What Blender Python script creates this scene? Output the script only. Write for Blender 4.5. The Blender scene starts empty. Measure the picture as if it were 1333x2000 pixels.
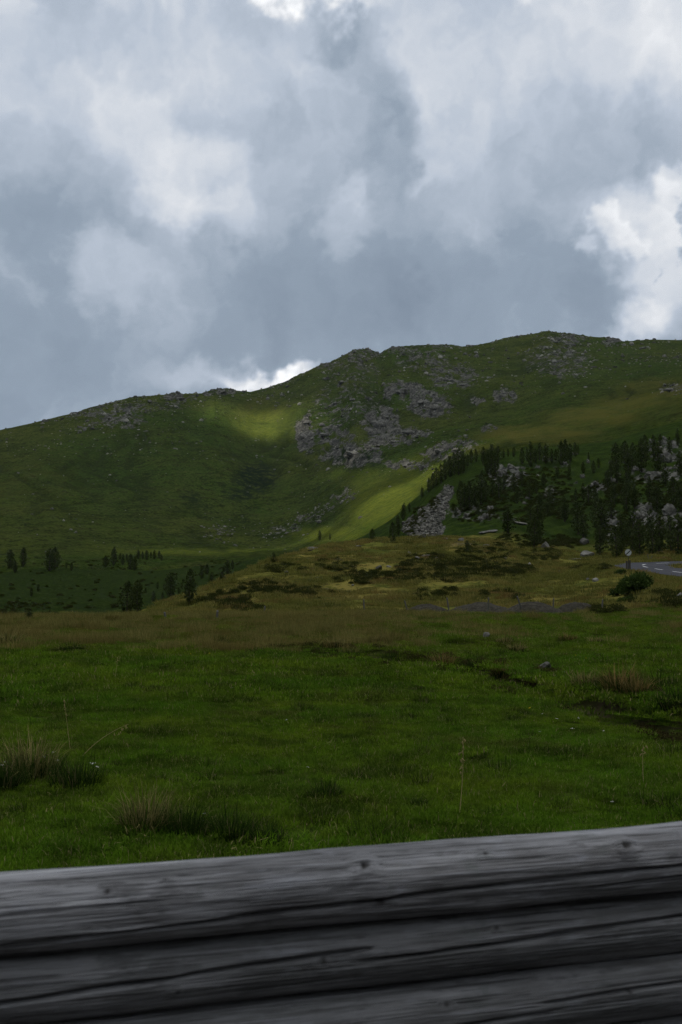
import bpy, math, random
import numpy as np
from mathutils import Vector, Matrix

scene = bpy.context.scene
COL = scene.collection
rng = np.random.default_rng(7)
random.seed(7)

# ------------------------------------------------------------------ camera, sky, sun, exposure
W, H, F = 1333.0, 2000.0, 1944.0            # photograph size and focal length in its pixels
CAM_Z = 1.55
PITCH = math.atan(150.0 / F)
cam_data = bpy.data.cameras.new('camera')
cam = bpy.data.objects.new('camera', cam_data)
COL.objects.link(cam)
cam.location = (0, 0, CAM_Z)
cam.rotation_euler = (math.pi / 2 + PITCH, 0, 0)
cam_data.sensor_fit = 'VERTICAL'
cam_data.sensor_height = 36.0
cam_data.lens = 36.0 * F / H
cam_data.clip_start = 0.05
cam_data.clip_end = 40000
cam_data.dof.use_dof = True
cam_data.dof.focus_distance = 60.0
cam_data.dof.aperture_fstop = 10.0
scene.camera = cam

SUN_DIR = Vector((-0.60, -0.22, 0.77)).normalized()     # towards the sun
SUN_EL = math.asin(SUN_DIR.z)
world = bpy.data.worlds.new('World')
scene.world = world
world.use_nodes = True
wn = world.node_tree
wn.nodes.clear()
sky_tex = wn.nodes.new('ShaderNodeTexSky')
sky_tex.sky_type = 'NISHITA'
sky_tex.sun_disc = False
sky_tex.sun_elevation = SUN_EL
sky_tex.sun_rotation = math.atan2(SUN_DIR.x, SUN_DIR.y)
bgn = wn.nodes.new('ShaderNodeBackground')
bgn.inputs['Strength'].default_value = 0.10
won = wn.nodes.new('ShaderNodeOutputWorld')
wn.links.new(sky_tex.outputs[0], bgn.inputs[0])
wn.links.new(bgn.outputs[0], won.inputs[0])

sun_data = bpy.data.lights.new('sun', 'SUN')
sun_data.energy = 5.0
sun_data.angle = math.radians(0.55)
sun_data.color = (1.0, 0.93, 0.80)
sun = bpy.data.objects.new('sun', sun_data)
COL.objects.link(sun)
sun.rotation_euler = (-SUN_DIR).to_track_quat('-Z', 'Y').to_euler()

scene.view_settings.view_transform = 'Standard'
scene.view_settings.look = 'None'
scene.view_settings.gamma = 1.0
scene.view_settings.exposure = 0.14
scene.view_settings.use_curve_mapping = False
scene.cycles.use_denoising = True
scene.cycles.denoiser = 'OPENIMAGEDENOISE'
scene.cycles.denoising_input_passes = 'RGB_ALBEDO_NORMAL'
scene.cycles.denoising_prefilter = 'NONE'
scene.cycles.max_bounces = 5
scene.cycles.diffuse_bounces = 3
scene.cycles.glossy_bounces = 2
scene.cycles.transmission_bounces = 2
scene.cycles.transparent_max_bounces = 8
scene.cycles.sample_clamp_indirect = 4.0

# ------------------------------------------------------------------ helpers
def tag(o, label=None, cat=None, group=None, kind=None):
    if label: o['label'] = label
    if cat: o['category'] = cat
    if group: o['group'] = group
    if kind: o['kind'] = kind
    return o

def new_mesh(name, verts, faces, smooth=False, mats=(), mat_idx=None):
    """faces: (n,3) or (n,4) int array, or list of lists"""
    me = bpy.data.meshes.new(name)
    verts = np.asarray(verts, dtype=np.float32)
    if isinstance(faces, np.ndarray):
        n, k = faces.shape
        me.vertices.add(len(verts)); me.vertices.foreach_set('co', verts.ravel())
        me.loops.add(n * k); me.loops.foreach_set('vertex_index', faces.astype(np.int32).ravel())
        me.polygons.add(n)
        me.polygons.foreach_set('loop_start', np.arange(0, n * k, k, dtype=np.int32))
        me.polygons.foreach_set('loop_total', np.full(n, k, dtype=np.int32))
        me.update(calc_edges=True)
    else:
        me.from_pydata([tuple(v) for v in verts], [], faces)
    for m in mats: me.materials.append(m)
    if mat_idx is not None:
        me.polygons.foreach_set('material_index', np.asarray(mat_idx, dtype=np.int32))
    me.polygons.foreach_set('use_smooth', np.full(len(me.polygons), smooth, dtype=bool))
    me.update()
    return me

def add_attr(me, name, vals):
    a = me.attributes.new(name, 'FLOAT', 'POINT')
    a.data.foreach_set('value', np.asarray(vals, dtype=np.float32))

def link(name, data, parent=None, loc=None):
    o = bpy.data.objects.new(name, data)
    COL.objects.link(o)
    if parent is not None: o.parent = parent
    if loc is not None: o.location = loc
    return o

# numpy gradient noise
_perm = np.random.default_rng(3).permutation(1024)
_perm = np.concatenate([_perm, _perm, _perm])
_ga = np.random.default_rng(5).uniform(0, 2 * np.pi, 1024)
_gx, _gy = np.cos(_ga), np.sin(_ga)
def perlin(x, y):
    x = np.asarray(x, float); y = np.asarray(y, float)
    xi = np.floor(x).astype(int); yi = np.floor(y).astype(int)
    xf = x - xi; yf = y - yi
    xi &= 1023; yi &= 1023
    u = xf * xf * xf * (xf * (xf * 6 - 15) + 10); v = yf * yf * yf * (yf * (yf * 6 - 15) + 10)
    def g(ix, iy, fx, fy):
        h = _perm[_perm[ix & 1023] + (iy & 1023)]
        return _gx[h] * fx + _gy[h] * fy
    a = g(xi, yi, xf, yf); b = g(xi + 1, yi, xf - 1, yf)
    c = g(xi, yi + 1, xf, yf - 1); d = g(xi + 1, yi + 1, xf - 1, yf - 1)
    return (a + u * (b - a) + v * ((c + u * (d - c)) - (a + u * (b - a)))) * 1.5
def fbm(x, y, o=4, lac=2.03, gain=0.5):
    s = 0; a = 1.0; n = 0
    for i in range(o):
        s = s + a * perlin(x + 17.3 * i, y - 9.1 * i); n += a
        x = x * lac; y = y * lac; a *= gain
    return s / n
def ridged(x, y, o=4):
    s = 0; a = 1.0; n = 0
    for i in range(o):
        s = s + a * (1 - np.abs(perlin(x + 31.7 * i, y + 5.3 * i)) * 1.6); n += a
        x = x * 2.1; y = y * 2.1; a *= 0.5
    return s / n
def sstep(a, b, x):
    t = np.clip((x - a) / (b - a), 0, 1)
    return t * t * (3 - 2 * t)

# ------------------------------------------------------------------ pixel rays (used only to survey where things stand)
cp, sp = math.cos(PITCH), math.sin(PITCH)
def ray(px, py):
    u = (px - W / 2) / F; v = (H / 2 - py) / F
    return np.array([u, cp - v * sp, sp + v * cp])
def azt(px, py):
    r = ray(px, py)
    h = math.hypot(r[0], r[1])
    return math.atan2(r[0], r[1]), r[2] / h
def project(x, y, z):
    zc = z - CAM_Z
    f = y * cp + zc * sp
    up = -y * sp + zc * cp
    f = np.where(f < 0.01, 0.01, f)
    return W / 2 + F * x / f, H / 2 - F * up / f

# ------------------------------------------------------------------ terrain: survey points (column, [(distance, row)])
SURVEY = {
 -330: [(50,1210),(70,1217),(90,1224),(150,1216),(220,1188),(300,1145),(400,1100),(480,1078),(600,1030),(800,955),(1000,900),(1050,893),(1300,925),(2500,1010)],
 -150: [(50,1210),(70,1217),(90,1224),(150,1215),(220,1185),(300,1142),(400,1096),(480,1074),(600,1020),(800,935),(1000,872),(1050,866),(1300,900),(2500,1005)],
 0:    [(50,1210),(70,1216),(90,1222),(150,1214),(220,1182),(300,1140),(400,1092),(480,1069),(600,1010),(800,915),(1000,846),(1050,840),(1300,880),(2500,1000)],
 130:  [(50,1210),(70,1215),(90,1221),(150,1215),(220,1184),(300,1138),(400,1090),(470,1073),(540,1045),(620,1000),(800,900),(1000,820),(1060,811),(1300,850),(2500,990)],
 260:  [(50,1210),(70,1208),(90,1212),(140,1214),(200,1190),(300,1136),(400,1091),(450,1078),(500,1075),(600,1025),(800,900),(1000,790),(1060,774),(1300,820),(2500,980)],
 400:  [(50,1210),(70,1203),(90,1175),(108,1153),(125,1165),(160,1180),(220,1168),(300,1125),(400,1089),(460,1077),(520,1074),(620,1032),(800,905),(1000,795),(1085,767),(1300,810),(2500,970)],
 520:  [(50,1210),(70,1200),(95,1152),(122,1106),(135,1103),(170,1124),(300,1097),(420,1078),(540,1073),(620,1042),(800,935),(1000,825),(1120,758),(1300,800),(2500,970)],
 640:  [(50,1210),(70,1199),(100,1148),(140,1075),(155,1067),(190,1083),(260,1085),(400,1066),(500,1042),(600,1003),(800,900),(1000,790),(1150,709),(1300,760),(2500,960)],
 720:  [(52,1208),(70,1199),(100,1148),(148,1064),(162,1055),(200,1066),(300,1060),(400,1018),(500,972),(700,880),(900,798),(1100,712),(1180,684),(1350,740),(2500,950)],
 800:  [(55,1205),(70,1198),(100,1148),(150,1060),(166,1051),(190,1058),(225,1046),(258,1012),(290,1012),(400,980),(500,940),(600,902),(800,832),(1000,750),(1200,676),(1380,735),(2500,950)],
 900:  [(55,1205),(70,1198),(100,1148),(150,1063),(172,1049),(200,1045),(240,990),(280,925),(305,906),(340,905),(500,880),(700,830),(900,770),(1100,710),(1250,674),(1430,735),(2500,950)],
 1000: [(55,1205),(70,1197),(100,1148),(140,1090),(175,1057),(200,1035),(240,970),(280,906),(310,889),(400,874),(600,835),(800,790),(1000,735),(1150,690),(1280,658),(1450,720),(2500,950)],
 1100: [(55,1205),(70,1196),(90,1162),(120,1125),(150,1095),(180,1070),(200,1045),(240,975),(290,890),(320,876),(400,859),(600,810),(800,765),(1000,720),(1150,685),(1280,652),(1450,715),(2500,950)],
 1200: [(50,1208),(60,1198),(70,1190),(82,1165),(95,1130),(110,1112),(130,1100),(160,1088),(180,1075),(210,1020),(250,930),(290,882),(330,863),(450,833),(600,795),(800,750),(1000,712),(1200,675),(1290,661),(1450,715),(2500,950)],
 1290: [(50,1206),(58,1194),(68,1170),(76,1154),(84,1146),(92,1130),(110,1107),(128,1093),(150,1086),(175,1062),(205,1005),(245,925),(285,868),(320,842),(430,810),(600,765),(800,738),(1000,708),(1200,678),(1300,663),(1450,715),(2500,950)],
 1370: [(50,1204),(56,1194),(64,1165),(72,1146),(80,1140),(92,1127),(110,1104),(128,1091),(150,1082),(175,1055),(205,995),(245,915),(285,855),(320,825),(430,790),(600,748),(800,730),(1000,702),(1200,678),(1300,664),(1450,715),(2500,950)],
 1530: [(48,1202),(56,1184),(64,1145),(72,1118),(80,1116),(92,1112),(110,1098),(128,1086),(150,1072),(175,1040),(205,980),(245,900),(285,845),(320,815),(430,775),(600,735),(800,715),(1000,695),(1200,675),(1300,668),(1450,715),(2500,950)],
 1680: [(48,1200),(56,1180),(64,1142),(72,1112),(80,1110),(92,1106),(110,1092),(128,1080),(150,1064),(175,1030),(205,970),(245,890),(285,835),(320,805),(430,765),(600,725),(800,708),(1000,690),(1200,675),(1300,670),(1450,715),(2500,950)],
}
_c = []; _v = []
AZS = 3.0
for px, L in SURVEY.items():
    for d, py in L:
        a, t = azt(px, py)
        _c.append((a * AZS, math.log(d))); _v.append(t)
_c = np.array(_c); _v = np.array(_v)
def _k(r2):
    return 0.5 * r2 * np.log(r2 + 1e-12)
def _tps(c, v, smooth=2e-4):
    n = len(c)
    r2 = ((c[:, None, :] - c[None, :, :]) ** 2).sum(-1)
    A = np.zeros((n + 3, n + 3))
    A[:n, :n] = _k(r2) + smooth * np.eye(n)
    A[:n, n] = 1; A[:n, n + 1:] = c
    A[n, :n] = 1; A[n + 1:, :n] = c.T
    b = np.zeros(n + 3); b[:n] = v
    return np.linalg.solve(A, b)
_w = _tps(_c, _v)
AZ_LIM = 0.47
GA = np.linspace(-AZ_LIM, AZ_LIM, 300)
GL = np.linspace(math.log(40), math.log(2600), 420)
_gaa, _gll = np.meshgrid(GA, GL, indexing='ij')
_pts = np.stack([_gaa.ravel() * AZS, _gll.ravel()], 1)
GT = np.zeros(len(_pts))
for i in range(0, len(_pts), 20000):
    p = _pts[i:i + 20000]
    r2 = ((p[:, None, :] - _c[None]) ** 2).sum(-1)
    GT[i:i + 20000] = _k(r2) @ _w[:-3] + _w[-3] + p @ _w[-2:]
GT = GT.reshape(len(GA), len(GL))
def bil(tab, a, l):
    fa = np.clip((a - GA[0]) / (GA[1] - GA[0]), 0, len(GA) - 1.001)
    fl = np.clip((l - GL[0]) / (GL[1] - GL[0]), 0, len(GL) - 1.001)
    i = fa.astype(int); j = fl.astype(int); u = fa - i; v = fl - j
    return (tab[i, j] * (1 - u) * (1 - v) + tab[i + 1, j] * u * (1 - v) + tab[i, j + 1] * (1 - u) * v + tab[i + 1, j + 1] * u * v)

# stream bed across the right of the meadow
_STREAM_PX = [(480,1268),(590,1277),(700,1284),(830,1299),(950,1318),(1080,1345),(1200,1372),(1333,1404),(1480,1440),(1700,1500)]
def flat_pt(px, py, z=0.0):
    r = ray(px, py); k = (z - CAM_Z) / r[2]
    return r[0] * k, r[1] * k
STREAM = np.array([flat_pt(*p) for p in _STREAM_PX])
def stream_dist(x, y):
    best = np.full(np.shape(x), 1e9); side = np.zeros(np.shape(x)); par = np.zeros(np.shape(x))
    for i in range(len(STREAM) - 1):
        a = STREAM[i]; b = STREAM[i + 1]; ab = b - a; L2 = ab @ ab
        t = np.clip(((x - a[0]) * ab[0] + (y - a[1]) * ab[1]) / L2, 0, 1)
        dx = x - (a[0] + t * ab[0]); dy = y - (a[1] + t * ab[1])
        d = np.hypot(dx, dy)
        s = np.sign(ab[0] * dy - ab[1] * dx)
        m = d < best
        best = np.where(m, d, best); side = np.where(m, s, side); par = np.where(m, i + t, par)
    return best, side, par

# rocky areas of the mountain and the hillside: (column, row, half width, half height, strength)
ROCKY = [(690,725,50,40,.46),(655,790,45,42,.44),(745,832,32,36,1.0),(594,850,16,36,1.0),(640,852,46,18,.75),(690,888,55,24,.85),
 (790,764,40,18,.9),(842,790,42,24,.95),(885,735,48,22,.65),(820,700,60,20,.52),(800,846,42,11,.85),(770,860,34,11,.85),
 (862,882,36,17,1.0),(798,908,46,10,.9),(905,868,40,12,.6),(985,773,24,11,.95),(930,783,14,7,.9),(1090,705,60,36,.52),(1105,660,40,10,.6),
 (1200,664,22,6,.85),(1312,760,24,12,.7),(955,836,14,6,.8),(230,812,60,26,.6),(180,805,40,12,.5),(352,775,28,6,.9),(432,764,34,8,.75),(300,795,60,16,.4),
 (713,690,30,12,.6),(560,742,30,6,.5),(640,712,30,8,.6),(780,682,30,8,.5),(860,678,40,6,.45),(700,760,50,30,.36),(720,800,30,30,.42),
 (205,880,22,12,.4),(440,900,20,8,.35),(680,965,18,16,.7),(530,1035,40,12,.4),(430,1040,24,14,.5),
 (990,930,40,22,.7),(1100,905,30,10,.5),(1165,955,28,14,.65),(1300,880,30,24,.75),(1310,925,26,14,.8),(1250,930,40,14,.6),
 (910,1000,40,16,.6),(960,1010,50,14,.5),(1195,1025,20,28,.8),(1260,1010,26,26,.8),(1310,1020,30,30,.75),(1190,1045,20,20,.6),(1080,965,18,22,.5)]
SCREE = [(875,962,12,16),(862,985,16,18),(845,1005,26,20),(820,1030,36,22),(840,1035,30,16),(665,975,22,12),(635,995,26,10),(600,1012,30,10),(565,1030,30,10),(530,1045,26,8)]
_rk_xy = []

def base_height(x, y):
    d = np.hypot(x, y) + 1e-6
    az = np.arctan2(x, y)
    ac = np.clip(az, -AZ_LIM + .002, AZ_LIM - .002)
    ld = np.log(np.clip(d, 40.5, 2590))
    t = bil(GT, ac, ld)
    zf = CAM_Z + t * np.clip(d, 40.5, 2590)
    # towards the sides and behind: gentle pasture that climbs far away
    out = sstep(0.9, 2.2, np.abs(az))
    zf = zf * (1 - out) + out * (0.02 * d)
    zf = np.where(d > 2590, zf, zf)
    k = sstep(46, 60, d)
    z = zf * k
    # unseen slope added behind the viewer to block low light on the logs
    back = sstep(1.5, 2.3, np.abs(az))
    z = z + back * np.clip((d - 7.0) * .62, 0, 420)
    return z
def gully(x, y):
    a = np.arctan2(x, y) * 900
    q = 1 - np.abs(perlin(a / 46 + .9 * fbm(x / 90, y / 90, 2), y / 420)) * 2.2
    return sstep(.45, .95, q) * sstep(-.2, .3, fbm(a / 150 + 5, y / 260, 2))
def detail_height(x, y, z):
    d = np.hypot(x, y) + 1e-6
    # meadow undulation
    near = 1 - sstep(48, 75, d)
    z = z + near * (0.10 * fbm(x / 7.0, y / 7.0, 3) + 0.05 * fbm(x / 1.6 + 4, y / 1.6, 3) * sstep(3, 7, d))
    sd, side, par = stream_dist(x, y)
    sd2 = sd + 0.35 * fbm(x / 1.3, y / 1.3, 3)
    wid = np.clip(0.45 + 0.10 * par, .45, 1.3)
    depth = np.clip(0.16 + 0.028 * par, .16, .36) * sstep(0.1, 1.5, par)
    cut = 1 - sstep(wid * .40, wid * 1.10, sd2)
    z = z - cut * depth * near
    rough = near * np.where(side > 0, 1, 0) * sstep(.3, 1.6, sd) * sstep(12, 16, d)
    z = z + rough * 0.22 * (np.abs(fbm(x / 2.6 + 9, y / 2.6, 3)) * 1.6 - .2)
    # hummocks of the rough pasture and the knoll
    mid = sstep(26, 40, d) * (1 - sstep(200, 320, d)) * (1 - .85 * sstep(18, 26, x) * sstep(60, 75, d) * (1 - sstep(130, 150, d)))
    z = z + mid * ((.16 + .20 * sstep(68, 85, d)) * fbm(x / 3.1, y / 3.1, 3) + 0.95 * sstep(70, 95, d) * fbm(x / 9, y / 9, 4))
    # hills and mountain
    far = sstep(150, 300, d)
    z = z + far * (2.2 * fbm(x / 42, y / 42, 4) + sstep(350, 600, d) * 1.1 * fbm(x / 13, y / 15, 3) + sstep(450, 800, d) * (7.0 * fbm(x / 120 + 3, y / 120, 4) - 3.2 * gully(x, y)))
    return z
def rock_mask(x, y, z):
    px, py = project(x, y, z)
    d = np.hypot(x, y)
    m = np.zeros(np.shape(x))
    wx = px + 14 * fbm(px / 22, py / 22, 3); wy = py + 9 * fbm(px / 22 + 40, py / 22, 3)
    for (cx, cy, rx, ry, s) in ROCKY:
        q = ((wx - cx) / (rx * 1.25)) ** 2 + ((wy - cy) / (ry * 1.25)) ** 2
        m = np.maximum(m, s * (1 - sstep(.35, 1.25, q)))
    m = m * (.45 + .55 * sstep(-.30, .15, fbm(px / 17 + 3, py / 11, 4)))
    sc = np.zeros(np.shape(x))
    for (cx, cy, rx, ry) in SCREE:
        q = ((wx - cx) / rx) ** 2 + ((wy - cy) / ry) ** 2
        sc = np.maximum(sc, 1 - sstep(.5, 1.2, q))
    ok = (d > 175) & (np.abs(np.arctan2(x, y)) < 0.6) & (y > 0)
    return np.where(ok, m, 0), np.where(ok, sc, 0)

# road plane of the bend
def road_plane(x, y):
    return 2.45 + (y - 88.0) * 0.071
ROAD_CTR = np.array([(41,66),(38,73),(35.6,80),(34.2,87),(33.4,94),(33.0,101),(33.0,107),(33.7,111.5),(35.8,115.6),(40,118.6),(46,120.4),(54,121.5),(64,122.3)])
def road_dist(x, y):
    best = np.full(np.shape(x), 1e9)
    for i in range(len(ROAD_CTR) - 1):
        a = ROAD_CTR[i]; b = ROAD_CTR[i + 1]; ab = b - a
        t = np.clip(((x - a[0]) * ab[0] + (y - a[1]) * ab[1]) / (ab @ ab), 0, 1)
        best = np.minimum(best, np.hypot(x - (a[0] + t * ab[0]), y - (a[1] + t * ab[1])))
    return best
CREST = [(-330,893),(-150,866),(0,840),(60,827),(120,812),(150,806),(180,795),(260,775),(330,770),(370,769),(400,768),(418,761),(440,760),(465,764),(490,765),(520,758),(560,744),(600,725),(630,711),(645,708),(690,685),(712,681),(730,685),(741,691),(752,684),(765,678),(800,675),(880,673),(905,677),(930,674),(960,668),(985,660),(1010,656),(1040,652),(1067,647),(1110,652),(1150,657),(1190,660),(1220,667),(1270,663),(1333,664),(1530,668),(1680,670)]
_ca = np.array([azt(*p)[0] for p in CREST]); _ct = np.array([azt(*p)[1] for p in CREST])
_fixa = np.linspace(-AZ_LIM, AZ_LIM, 700)
_fix = np.zeros(700)
def height(x, y, rocks=True):
    x = np.asarray(x, float); y = np.asarray(y, float)
    z = base_height(x, y)
    d = np.hypot(x, y); az = np.arctan2(x, y)
    z = detail_height(x, y, z)
    if rocks:
        m, sc = rock_mask(x, y, z)
        cliff = ridged(x / 21 + .3, (y * .5 + z * 1.0) / 15, 5) - .55
        z = z + m * sstep(180, 300, d) * (cliff * np.where(d > 450, 8.0, 3.0))
        step = ridged(x / 7 + 3, (y * .5 + z) / 6, 3) - .5
        z = z + m * sstep(180, 300, d) * step * np.where(d > 450, 3.6, 1.5)
    z = z + np.interp(az, _fixa, _fix, left=_fix[0], right=_fix[-1]) * d * sstep(560, 1000, d)
    rd = road_dist(x, y)
    k = (1 - sstep(3.2, 8.0, rd)) * (d > 60)
    island = ((x - 44) ** 2 / 120 + (y - 107) ** 2 / 60) < 1
    k = np.where(island, np.maximum(k, .9), k)
    z = z * (1 - k) + (road_plane(x, y) - 0.03) * k
    return z
for _it in range(3):
    dd = np.concatenate([np.linspace(560, 1650, 300)])
    A_, D_ = np.meshgrid(_fixa, dd, indexing='ij')
    zz = height(np.sin(A_) * D_, np.cos(A_) * D_, rocks=False)
    tm = ((zz - CAM_Z) / D_).max(1)
    dlt = np.interp(_fixa, _ca, _ct) - tm
    _fix = _fix + np.convolve(np.pad(dlt, 1, mode='edge'), np.ones(3) / 3, 'valid')

_ds = np.concatenate([np.geomspace(3.5, 60, 420), np.geomspace(60.2, 420, 640), np.geomspace(421, 1500, 420)])
_ta = np.linspace(-.40, .40, 760)
_A, _D = np.meshgrid(_ta, _ds, indexing='ij')
_ZZ = height(np.sin(_A) * _D, np.cos(_A) * _D)
_TT = np.maximum.accumulate((_ZZ - CAM_Z) / _D, axis=1)
def hit(px, py):
    """first point of the ground seen in that direction"""
    a, t = azt(px, py)
    fa = np.clip((a - _ta[0]) / (_ta[1] - _ta[0]), 0, len(_ta) - 1.001)
    i = int(fa); u = fa - i
    tt = _TT[i] * (1 - u) + _TT[i + 1] * u
    j = min(int(np.searchsorted(tt, t)), len(_ds) - 1)
    d = _ds[j]
    return np.array([math.sin(a) * d, math.cos(a) * d, _ZZ[i, j] * (1 - u) + _ZZ[i + 1, j] * u])
def ground(x, y):
    return float(height(np.array([x]), np.array([y]))[0])

# ------------------------------------------------------------------ material helpers
class NT:
    def __init__(s, name):
        s.m = bpy.data.materials.new(name); s.m.use_nodes = True
        s.t = s.m.node_tree; s.t.nodes.clear()
        s.out = s.n('ShaderNodeOutputMaterial')
    def n(s, kind, **kw):
        nd = s.t.nodes.new(kind)
        for k, v in kw.items(): setattr(nd, k, v)
        return nd
    def l(s, a, b): s.t.links.new(a, b)
    def put(s, sock, v):
        if hasattr(v, 'is_output'): s.l(v, sock)
        elif isinstance(v, tuple) and sock.type == 'RGBA': sock.default_value = (*v[:3], 1)
        else: sock.default_value = v
    def pos(s): return s.n('ShaderNodeNewGeometry').outputs['Position']
    def objc(s): return s.n('ShaderNodeTexCoord').outputs['Object']
    def attr(s, name): return s.n('ShaderNodeAttribute', attribute_name=name).outputs['Fac']
    def rnd(s): return s.n('ShaderNodeObjectInfo').outputs['Random']
    def vmath(s, op, a, b=None, out=0):
        nd = s.n('ShaderNodeVectorMath', operation=op)
        s.put(nd.inputs[0], a)
        if b is not None: s.put(nd.inputs[1], b)
        return nd.outputs[out]
    def noise(s, vec, scale, detail=4, rough=.55, dist=0.0, out='Fac'):
        nd = s.n('ShaderNodeTexNoise')
        s.put(nd.inputs['Vector'], vec); nd.inputs['Scale'].default_value = scale
        nd.inputs['Detail'].default_value = detail; nd.inputs['Roughness'].default_value = rough
        nd.inputs['Distortion'].default_value = dist
        return nd.outputs[out]
    def math(s, op, a, b=None, c=None, clamp=False):
        nd = s.n('ShaderNodeMath', operation=op, use_clamp=clamp)
        s.put(nd.inputs[0], a)
        if b is not None: s.put(nd.inputs[1], b)
        if c is not None: s.put(nd.inputs[2], c)
        return nd.outputs[0]
    def ss(s, v, lo, hi, a=0.0, b=1.0):
        nd = s.n('ShaderNodeMapRange', interpolation_type='SMOOTHSTEP')
        s.put(nd.inputs[0], v)
        nd.inputs[1].default_value = lo; nd.inputs[2].default_value = hi
        nd.inputs[3].default_value = a; nd.inputs[4].default_value = b
        return nd.outputs[0]
    def mix(s, f, a, b, blend='MIX'):
        nd = s.n('ShaderNodeMix', data_type='RGBA', blend_type=blend)
        s.put(nd.inputs[0], f)
        for sock, v in ((nd.inputs[6], a), (nd.inputs[7], b)):
            if hasattr(v, 'is_output'): s.l(v, sock)
            else: sock.default_value = (*v, 1) if len(v) == 3 else v
        return nd.outputs[2]
    def ramp(s, f, stops):
        nd = s.n('ShaderNodeValToRGB')
        cr = nd.color_ramp
        while len(cr.elements) < len(stops): cr.elements.new(.5)
        for e, (p, c) in zip(cr.elements, stops): e.position = p; e.color = (*c, 1)
        s.put(nd.inputs[0], f)
        return nd.outputs[0]
    def bump(s, hgt, strength, dist):
        nd = s.n('ShaderNodeBump')
        nd.inputs['Strength'].default_value = strength; nd.inputs['Distance'].default_value = dist
        s.l(hgt, nd.inputs['Height'])
        return nd.outputs[0]
    def surface(s, col, rough=.9, normal=None, spec=.25, trans=0.0):
        if trans > 0:
            a = s.n('ShaderNodeBsdfDiffuse'); b = s.n('ShaderNodeBsdfTranslucent'); mx = s.n('ShaderNodeMixShader')
            s.put(a.inputs[0], col); s.put(b.inputs[0], col)
            mx.inputs[0].default_value = trans
            s.l(a.outputs[0], mx.inputs[1]); s.l(b.outputs[0], mx.inputs[2]); s.l(mx.outputs[0], s.out.inputs[0])
            return s.m
        if spec <= 0:
            a = s.n('ShaderNodeBsdfDiffuse'); s.put(a.inputs[0], col)
            if normal is not None: s.l(normal, a.inputs['Normal'])
            s.l(a.outputs[0], s.out.inputs[0])
            return s.m
        p = s.n('ShaderNodeBsdfPrincipled')
        s.put(p.inputs['Base Color'], col if hasattr(col, 'is_output') else (*col, 1))
        s.put(p.inputs['Roughness'], rough)
        p.inputs['Specular IOR Level'].default_value = spec
        if normal is not None: s.l(normal, p.inputs['Normal'])
        s.l(p.outputs[0], s.out.inputs[0])
        return s.m

# ------------------------------------------------------------------ the sky: a vaulted broken cloud deck
DR, DH = 9000.0, 2300.0
GAPS = [(522,834,42,1.0),(550,825,34,.9),(480,828,30,.5),(700,1035,34,.55),(745,1000,40,.62),(800,955,42,.68),(850,915,40,.5),(690,895,36,.3),(740,930,36,.3),
        (330,1077,26,.20),(470,1077,28,.26),(600,1055,30,.42),(1080,835,70,.14),(1230,790,80,.12),(610,830,26,.45)]
# bright and dark cloud masses: (column, row, half width, half height, strength, edge hardness) in degrees-like survey units
CLOUDS = [(600,30,150,56,.34,.35),(650,70,60,34,.22,.3),(530,60,50,30,.12,.3),(1295,560,110,110,.36,.35),(1240,460,90,60,.25,.4),(1185,490,34,36,.18,.5),(1255,645,60,40,.24,.4),(1320,410,50,30,.24,.4),
  (390,400,140,80,.13,.1),(350,445,80,50,.15,.2),(440,480,80,60,.10,.2),(300,300,120,80,.06,.1),(340,350,60,60,.10,.2),(845,315,30,95,.11,.35),(808,385,26,24,.10,.35),(690,400,18,40,.08,.3),(900,250,110,120,.06,.1),
  (1300,200,90,80,.16,.3),(1035,40,50,40,.20,.35),(1290,60,60,50,.18,.3),(1150,90,120,70,.06,.2),(545,742,110,26,.40,.35),(575,728,30,14,.3,.4),(440,735,120,40,.22,.2),
  (215,265,100,70,.10,.1),(310,130,50,110,.07,.1),(320,610,130,80,.14,.05),(190,560,160,60,.12,.05),(690,470,36,110,.10,.2),(910,490,40,60,.10,.2),(1135,535,20,20,.22,.4),(840,150,60,120,.07,.2),
  (640,600,290,120,-.12,.1),(690,330,140,280,-.08,.1),(110,440,200,90,-.13,.1),(1190,320,200,70,-.09,.2),(980,580,230,90,-.09,.1),(110,700,200,120,-.06,.1),(700,200,170,110,-.08,.2),(740,330,80,110,-.09,.45),(610,115,140,36,-.10,.3),
  (200,160,150,80,-.07,.1),(1316,505,34,50,-.46,.6),(480,300,110,130,-.09,.2),(1120,430,110,60,-.09,.3),(1170,610,70,50,-.12,.5),(40,210,70,60,-.08,.2)]
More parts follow.
